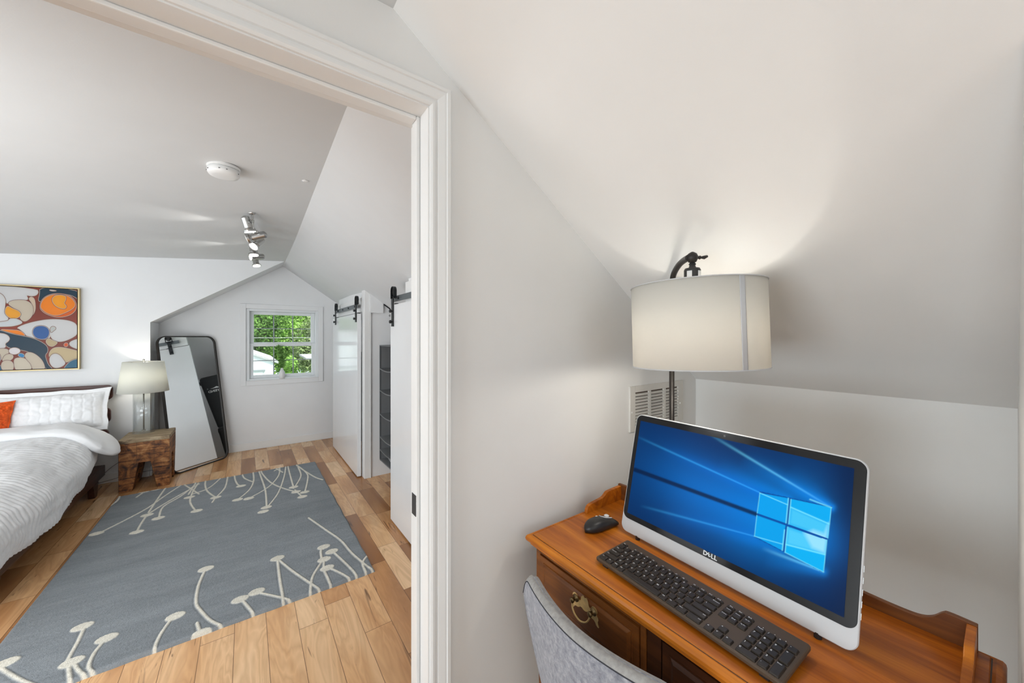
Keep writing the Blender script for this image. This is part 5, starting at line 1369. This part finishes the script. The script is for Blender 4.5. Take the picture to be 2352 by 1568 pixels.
grid_mesh('canvas', gx, np.full(gx.shape, BY - 0.040), gz, 'painting', pt, np.clip(col * 0.88, 0, 1), smooth=False)
link('canvas_edge', bx(cX0, cX1, BY - 0.0395, BY - 0.012, cZ0, cZ1), 'desk_dark', pt)

# ---------------------------------------------------------------- ceiling things in the bedroom
def cz_at(x, y): return ceilz(x, y)
sx_, sy_ = -0.09, 2.27; szc = cz_at(sx_, sy_)
sm = thing('smoke_detector', 'round white smoke detector on the bedroom ceiling', 'smoke detector', (sx_, sy_, szc))
bm = nb(); lathe(bm, [(0.066, 0.0), (0.066, -0.010), (0.062, -0.012)], (sx_, sy_, szc), 40); link('mounting_plate', bm, 'white_plastic', sm)
bm = nb(); lathe(bm, [(0.060, -0.012), (0.064, -0.016), (0.064, -0.034), (0.058, -0.044), (0.040, -0.048), (0.002, -0.049)], (sx_, sy_, szc), 40); link('cover', bm, 'white_plastic', sm, smooth=True)
bm = nb()
for k in range(14):
    a = 2 * PI * k / 14; x_, y_ = sx_ + 0.0635 * math.cos(a), sy_ + 0.0635 * math.sin(a)
    if k % 3: box(bm, x_ - 0.003, x_ + 0.003, y_ - 0.003, y_ + 0.003, szc - 0.032, szc - 0.029)
link('vent_slots', bm, 'grey_slot', sm)
dx_, dy_ = 0.262, 2.30; dzc = cz_at(dx_, dy_)
bm = nb(); lathe(bm, [(0.016, 0.0), (0.016, -0.002), (0.008, -0.005), (0.001, -0.006)], (dx_, dy_, dzc), 20)
tag(link('ceiling_button', bm, 'white_plastic', smooth=True), 'tiny white round cap on the ceiling, beside the sloped part', 'ceiling cap')

tk = thing('track_light', 'brushed nickel track light with six small spotlights hanging from the bedroom ceiling', 'track light', (0.03, 3.035, cz_at(0.03, 3.035)))
rz = 0.792
def rx(y): return 0.030 + (y - 3.0) * 0.036
bm = nb(); lathe(bm, [(0.022, 0.002), (0.022, -0.006), (0.014, -0.012), (0.006, -0.014)], (0.03, 3.035, cz_at(0.03, 3.035)), 20); link('canopy', bm, 'chrome', tk, smooth=True)
for y in (3.035, 4.35):
    bm = nb()
    for o_ in (-0.006, 0.006): cyl(bm, (rx(y) + o_, y, cz_at(rx(y), y) + 0.002), (rx(y) + o_, y, rz), 0.0028, n=8)
    link('stem', bm, 'chrome', tk, smooth=True)
bm = nb(); prism(bm, [(rx(2.98) - 0.007, 2.98, rz - 0.010), (rx(2.98) + 0.007, 2.98, rz - 0.010), (rx(2.98) + 0.007, 2.98, rz + 0.010), (rx(2.98) - 0.007, 2.98, rz + 0.010)], (rx(4.66) - rx(2.98), 1.68, 0)); bev(link('rail', bm, 'chrome', tk), 0.002)
heads = [((-0.008, 3.06, 0.815), (0.020, 3.07, 0.720), 1.0), ((0.115, 3.27, 0.765), (0.005, 3.30, 0.722), 1.0), ((0.105, 3.62, 0.800), (0.045, 3.57, 0.725), 0.95), ((0.042, 3.78, 0.790), (0.050, 3.76, 0.690), 0.95), ((0.130, 4.12, 0.752), (0.030, 4.09, 0.735), 0.95), ((0.068, 4.42, 0.782), (0.082, 4.40, 0.706), 0.95)]
for (a, b, sc_) in heads:
    a, b = Vector(a), Vector(b); d = (b - a).normalized(); L = (b - a).length; c_ = a + d * (L * 0.45)
    bm = nb(); lathe(bm, [(0.008, -0.008), (0.022, 0.0), (0.026, 0.008), (0.026, L * 0.72), (0.022, L * 0.76), (0.024, L * 0.80), (0.037, L * 0.88), (0.038, L), (0.033, L)], a, 24, ax=d)
    hd_ = link('spotlight_head', bm, 'chrome', tk, smooth=False)
    bm = nb(); cyl(bm, b - d * 0.006, b + d * 0.0015, 0.0325, n=24); link('lens', bm, 'lens', hd_)
    bm = nb()
    y = a.y; rp = Vector((rx(y), y, rz)); mid = a + d * (L * 0.2)
    cyl(bm, rp, mid, 0.006, n=8); lathe(bm, [(0.012, -0.010), (0.012, 0.010)], rp, 12, ax=(mid - rp).normalized() if (mid - rp).length > 0.01 else (0, 0, 1)); link('swivel', bm, 'chrome', hd_)
def aim(frm, to):
    d = Vector(to) - Vector(frm); return d.to_track_quat('-Z', 'Y').to_euler()
for f_, t_, e_ in (((-0.040, 3.31, 0.712), (-0.50, 3.25, 0.80), 2.0), ((-0.015, 4.08, 0.730), (-0.50, 4.25, 0.815), 2.0), ((0.02, 3.07, 0.700), (0.06, 3.10, -1.4), 4), ((0.05, 3.76, 0.670), (0.06, 3.70, -1.4), 4), ((0.082, 4.40, 0.686), (0.12, 4.36, -1.4), 4)):
    l_ = add_light('track_spot', 'SPOT', f_, aim(f_, t_), e_, (1, 0.97, 0.92), spot_size=R(70 if e_ > 2 else 56), spot_blend=0.9, shadow_soft_size=0.02)

# ---------------------------------------------------------------- closet contents
og = thing('hanging_organizer', 'grey fabric hanging shelf organizer inside the open closet', 'organizer', (1.20, 3.43, FL + 0.21))
X0o, X1o, Y0o, Y1o = 1.05, 1.35, 3.22, 3.63
sh = [-0.076, -0.302, -0.514, -0.744, -0.965, -1.088, -1.187]
bev(link('side_panel', bx(X0o, X1o, Y1o - 0.006, Y1o, sh[-1], sh[0]), 'organizer', og), 0.002)
bev(link('side_panel', bx(X0o, X1o, Y0o, Y0o + 0.006, sh[-1], sh[0]), 'organizer', og), 0.002)
link('back_panel', bx(X1o - 0.006, X1o, Y0o, Y1o, sh[-1], sh[0]), 'organizer', og)
for k, z in enumerate(sh):
    bm = nb(); n = 12
    P = [(X0o, Y0o + (Y1o - Y0o) * i / n, z - (0.016 * math.sin(PI * i / n) if 0 < k < 6 else 0)) for i in range(n + 1)] + [(X0o, Y1o - (Y1o - Y0o) * i / n, z - 0.010 - (0.016 * math.sin(PI * i / n) if 0 < k < 6 else 0)) for i in range(n + 1)]
    prism(bm, P, (X1o - X0o, 0, 0)); link('shelf', bm, 'organizer', og)
for y in (Y0o, Y1o - 0.006):
    bm = nb(); box(bm, X0o - 0.001, X0o + 0.012, y - 0.001, y + 0.007, sh[-1], sh[0]); link('edge_binding', bm, 'organizer_dark', og)
bm = nb()
for y in (Y0o + 0.08, Y1o - 0.08): box(bm, 1.18, 1.21, y - 0.012, y + 0.012, sh[0], 0.215)
link('hanging_strap', bm, 'organizer_dark', og)
bm = nb(); cyl(bm, (1.195, 1.4, 0.222), (1.195, 3.775, 0.222), 0.012, n=14)
tag(link('closet_rod', bm, 'chrome', smooth=True), 'metal clothes rod that carries the grey hanging organizer', 'rod')
bm = nb(); prism(bm, [(1.09, 3.36, sh[-1] + 0.001), (1.20, 3.33, sh[-1] + 0.001), (1.22, 3.45, sh[-1] + 0.018), (1.10, 3.52, sh[-1] + 0.022)], (0, 0, 0.003))
tag(link('folded_paper', bm, 'ceramic'), 'white folded paper lying in the bottom pocket of the grey organizer', 'paper')
pk = thing('closet_light', 'small round stick-on light inside the closet behind the sliding door', 'closet light', (1.42, 4.55, roofz(1.42, 4.55)))  # added unseen light that brightens the closet bay reflected in the mirror
bm = nb(); lathe(bm, [(0.035, -0.002), (0.035, 0.014), (0.030, 0.018)], (1.42, 4.55, roofz(1.42, 4.55)), 24, ax=(-0.569, 0, -0.822)); link('housing', bm, 'white_plastic', pk)
bm = nb(); lathe(bm, [(0.026, 0.0175), (0.024, 0.022), (0.001, 0.024)], (1.42, 4.55, roofz(1.42, 4.55)), 24, ax=(-0.569, 0, -0.822)); link('lens', bm, 'lens', pk)
add_light('closet_light_glow', 'POINT', (1.38, 4.55, roofz(1.42, 4.55) - 0.07), (0, 0, 0), 1.6, (0.95, 0.98, 1.0), shadow_soft_size=0.03)
# black cases standing in the closet bay, seen only in the mirror
def tapered_case(name, label, y0, y1, z0, z1, x0, x1, tp):
    o = thing(name, label, 'case', ((x0 + x1) / 2, (y0 + y1) / 2, z0), 0, 'black cases in the closet'); bm = nb(); cy_ = (y0 + y1) / 2; hy = (y1 - y0) / 2
    rings = []
    for f_, z in ((tp, z0), (tp + 0.02, z0 + 0.02), (0.97, z1 - 0.10), (1.0, z1 - 0.06), (0.98, z1 - 0.02), (0.90, z1)):
        rings.append([Vector(((x0 + x1) / 2 + a, cy_ + b, z)) for a, b in rrect((x1 - x0) * f_, 2 * hy * f_, 0.03, 4)])
    loft(bm, rings, True); link('body', bm, 'black_fabric', o); return o
k1 = tapered_case('storage_case', 'tall black case with white lettering, reflected in the leaning mirror', 5.06, 5.47, -0.97, -0.21, 1.16, 1.48, 0.66)
bm = nb(); box(bm, 1.22, 1.42, 5.035, 5.075, -0.30, -0.26); bev(link('handle', bm, 'black_fabric', k1), 0.004)
bm = nb(); Tm = Matrix.Translation((1.160, 5.21, -0.44)) @ Matrix(((0, 0, -1, 0), (-1, 0, 0, 0), (0, 1, 0, 0), (0, 0, 0, 1)))
text_bm(bm, 'EYEIND', 0.046, Tm, bold=0.02)
prism(bm, [(1.160, 5.28, -0.405), (1.160, 5.24, -0.378), (1.160, 5.21, -0.390), (1.160, 5.16, -0.400), (1.160, 5.21, -0.400)], (-0.001, 0, 0)); prism(bm, [(1.160, 5.14, -0.395), (1.160, 5.13, -0.385), (1.160, 5.13, -0.398)], (-0.001, 0, 0))
bmesh.ops.rotate(bm, cent=(1.16, 5.21, -0.40), matrix=Matrix.Rotation(R(-4), 3, 'Y'), verts=bm.verts)
link('lettering', bm, 'print_white', k1)
tapered_case('storage_case', 'lower black case beneath the lettered one, reflected in the mirror', 5.13, 5.50, FL, -0.975, 1.14, 1.48, 0.9)

# ---------------------------------------------------------------- sill vase
vs = thing('vase', 'small white ceramic vase on the window sill, holding green sprigs', 'vase', (0.372, WY - 0.018+0.022, Z0 + 0.006))
vb = (0.372, WY - 0.018+0.022, Z0 + 0.006)
bm = nb(); lathe(bm, [(0.026, 0), (0.030, 0.004), (0.035, 0.03), (0.036, 0.055), (0.031, 0.085), (0.020, 0.108), (0.013, 0.125), (0.013, 0.150), (0.017, 0.162), (0.012, 0.158), (0.010, 0.13)], vb, 28); link('body', bm, 'ceramic', vs, smooth=True)
rg = random.Random(5)
sg = thing('green_sprigs', 'leafy green sprigs standing in the white vase on the sill', 'plant', (vb[0], vb[1], vb[2] + 0.10))
bm = nb(); lf = nb()
def leaf(bm_, c, d, up, ln, wd):
    d = d.normalized(); s_ = d.cross(up).normalized()
    vs_ = [bm_.verts.new(p) for p in (c, c + d * ln * 0.4 + s_ * wd, c + d * ln, c + d * ln * 0.4 - s_ * wd)]
    bm_.faces.new(vs_)
for k in range(15):
    a = rg.uniform(0, 2 * PI); rr_ = rg.uniform(0.01, 0.065); hh_ = rg.uniform(0.19, 0.30)
    p0 = Vector((vb[0], vb[1], vb[2] + 0.10)); p1 = Vector((vb[0] + rr_ * 0.4 * math.cos(a), vb[1] - 0.01 + rr_ * 0.25 * math.sin(a), vb[2] + 0.20)); p2 = Vector((vb[0] - 0.01 + rr_ * math.cos(a), vb[1] - 0.02 + rr_ * 0.5 * math.sin(a), vb[2] + 0.13 + hh_))
    P = crom([tuple(p0), tuple(p1), tuple(p2)], 5); tube(bm, P, 0.0014, 5)
    for q_ in range(3, len(P)):
        for _ in range(5):
            dv_ = Vector((rg.uniform(-1, 1), rg.uniform(-1, 0.6), rg.uniform(-0.2, 0.9))); leaf(lf, Vector(P[q_]), dv_, Vector((rg.uniform(-1, 1), rg.uniform(-1, 1), rg.uniform(-1, 1))).normalized(), rg.uniform(0.022, 0.038), rg.uniform(0.007, 0.012))
link('stems', bm, 'leaf_vase', sg); link('leaves', lf, 'leaf_vase', sg, smooth='raw')

# ---------------------------------------------------------------- garden seen through the window
GZ = -4.3
tag(link('lawn', bx(-14, 18, 8.0, 34, GZ - 0.2, GZ), 'grass'), 'green lawn below the bedroom window', 'grass', kind='stuff')
ga_ = thing('garage', 'white garage with pale low-pitched gable roof and panel door, outside the window', 'garage', (-1.5, 16.5, GZ))
bm = nb(); prism(bm, [(-3.7, 14, GZ), (0.70, 14, GZ), (0.70, 14, -0.80), (-1.5, 14, 0.15), (-3.7, 14, -0.80)], (0, 5, 0)); link('walls', bm, 'siding', ga_)
bm = nb(); prism(bm, [(-3.85, 13.93, -0.86), (-1.5, 13.93, 0.15), (0.85, 13.93, -0.86), (0.85, 13.93, -0.80), (-1.5, 13.93, 0.21), (-3.85, 13.93, -0.80)], (0, 5.2, 0)); link('roof', bm, 'roof_grey', ga_)
bm = nb(); box(bm, -3.2, 0.42, 13.93, 14.0, GZ, -1.08); link('garage_door', bm, 'siding', ga_)
bm = nb(); box(bm, -3.26, 0.48, 13.90, 13.99, -1.08, -1.03); link('door_trim', bm, 'muntin', ga_)
shd_ = thing('garden_shed', 'small grey-roofed porch at the right edge of the window view', 'shed', (3.2, 17, GZ))
bm = nb(); prism(bm, [(1.83, 15.8, -0.86), (4.5, 15.8, -0.86), (4.5, 18, -0.80), (1.83, 18, -0.80)], (0, 0, 0.07)); link('roof', bm, 'roof_grey', shd_)
bm = nb()
for x in (2.25, 2.38): box(bm, x, x + 0.06, 15.95, 16.0, GZ, -0.86)
link('post', bm, 'siding', shd_); link('wall', bx(2.45, 4.4, 17.2, 17.9, GZ, -0.84), 'roof_grey', shd_)
hs = thing('brick_house', 'pinkish brick house behind the trees at the upper right of the window', 'house', (6.2, 25, GZ))
link('walls', bx(4.15, 9.5, 24.5, 29, GZ, 2.9), 'brick', hs)
bm = nb(); prism(bm, [(2.8, 23.2, 2.6), (9.8, 23.2, 2.6), (6.3, 23.2, 4.6)], (0, 6, 0)); link('roof', bm, 'roof_grey', hs)
def tree(name, label, c, rad, n, mat, lsz, seed, trunk=True, group=None, cat='tree'):
    rg = random.Random(seed); o = thing(name, label, cat, (c[0], c[1], GZ), 0, group)
    lf = nb(); cc = Vector(c); lobes = []
    for k in range(34):
        v = Vector((rg.gauss(0, 1), rg.gauss(0, 1), rg.gauss(0, 1))).normalized(); lobes.append((Vector((v.x * rad[0], v.y * rad[1], v.z * rad[2])) * rg.uniform(0.15, 0.80), rg.uniform(0.35, 0.60)))
    mr_ = min(rad)
    for k in range(n):
        lc_, lr = lobes[rg.randrange(34)]
        v = Vector((rg.gauss(0, 1), rg.gauss(0, 1), rg.gauss(0, 1))).normalized() * (mr_ * lr * rg.uniform(0.65, 1.05)); p = cc + lc_ + v
        d = Vector((rg.gauss(0, 1), rg.gauss(0, 1), rg.gauss(-0.3, 1))); leaf(lf, p, d, Vector((rg.gauss(0, 1), rg.gauss(0, 1), rg.gauss(0, 1))).normalized(), lsz * rg.uniform(0.7, 1.3), lsz * rg.uniform(0.25, 0.42))
    link('foliage', lf, mat, o, smooth='raw')
    if trunk:
        bm = nb(); tube(bm, crom([(c[0], c[1], GZ), (c[0] + 0.1, c[1], (GZ + c[2]) / 2), (c[0], c[1], c[2])], 5), [0.22] * 11 if False else 0.16, 8); link('trunk', bm, 'bark', o, smooth=True)
    return o
tree('maple_tree', 'large dark green maple filling the upper left of the window view', (-0.3, 20.8, 0.6), (2.4, 1.4, 2.6), 26000, 'leaf_dark', 0.13, 1)
tree('maple_tree', 'bright green tree in the middle of the window view', (1.9, 24.3, 0.2), (2.2, 1.4, 3.0), 24000, 'leaf_bright', 0.15, 2)
tree('tree', 'olive green tree on the right of the window view', (3.0, 20.3, -0.2), (1.3, 1.2, 2.0), 14000, 'leaf_olive', 0.12, 3)
tree('tree', 'dark green background tree left of the garage gable', (-5.4, 25, 1.0), (2.6, 2, 3.4), 5000, 'leaf_dark', 0.26, 4)
tree('tree', 'tall dark green tree far behind the middle of the garden', (1.2, 33.5, 2.2), (6.5, 1.6, 5.2), 22000, 'leaf_dark', 0.30, 6)
tree('leafy_shrub', 'bright yellow green shrub at the lower right of the window view', (1.95, 13.0, -2.3), (1.1, 0.9, 1.25), 16000, 'leaf_bright', 0.08, 7, False, cat='shrub')
tree('leafy_shrub', 'mid green shrub beside the garage wall', (1.32, 16.4, -2.2), (0.5, 0.6, 1.6), 9000, 'leaf_bright', 0.09, 8, False, cat='shrub')
tree('leafy_shrub', 'low olive shrub in front of the grey-roofed porch', (3.3, 14.2, -2.3), (0.9, 0.7, 1.0), 9000, 'leaf_olive', 0.09, 9, False, cat='shrub')
for z, l_ in ((0.62, 'upper pale overhead wire crossing the window view'), (-0.02, 'lower thin overhead wire crossing the window view')):
    bm = nb(); tube(bm, [(-9, 12.0, z + 0.18), (-4, 12, z + 0.03), (0.5, 12.0, z), (5, 12, z + 0.03), (10, 12, z + 0.18)], 0.008, 6)
    tag(link('overhead_wire', bm, 'roof_grey'), l_, 'wire')

# added unseen ceiling lamp behind the camera, fill light for the study
cf = thing('ceiling_lamp', 'flush round ceiling lamp in the study behind the viewer', 'ceiling lamp', (-1.2, -1.0, 0.857))
bm = nb(); lathe(bm, [(0.15, 0), (0.15, -0.03), (0.14, -0.035)], (-1.2, -1.0, 0.857), 32); link('base', bm, 'white_plastic', cf)
bm = nb(); lathe(bm, [(0.135, -0.034), (0.12, -0.06), (0.06, -0.08), (0.001, -0.085)], (-1.2, -1.0, 0.857), 32); link('diffuser', bm, 'lens', cf, smooth=True)
add_light('ceiling_lamp_light', 'POINT', (-1.2, -1.0, 0.66), (0, 0, 0), 5, (0.95, 0.97, 1.0), shadow_soft_size=0.14)

cf2 = thing('ceiling_lamp', 'flush round ceiling lamp over the foot of the bed, outside the picture', 'ceiling lamp', (-1.3, 1.75, cz_at(-1.3, 1.75)))  # added unseen lamp, extra fill for the bedroom
bm = nb(); lathe(bm, [(0.15, 0.01), (0.15, -0.03), (0.14, -0.035)], (-1.3, 1.75, cz_at(-1.3, 1.75)), 32); link('base', bm, 'white_plastic', cf2)
bm = nb(); lathe(bm, [(0.135, -0.034), (0.12, -0.06), (0.06, -0.08), (0.001, -0.085)], (-1.3, 1.75, cz_at(-1.3, 1.75)), 32); link('diffuser', bm, 'lens', cf2, smooth=True)
add_light('ceiling_lamp_light', 'POINT', (-1.3, 1.75, 0.45), (0, 0, 0), 8, (0.95, 0.98, 1.0), shadow_soft_size=0.15)

# lift everything so that the floor is z = 0
for o in list(S.objects):
    if o.parent is None: o.location.z += EYE
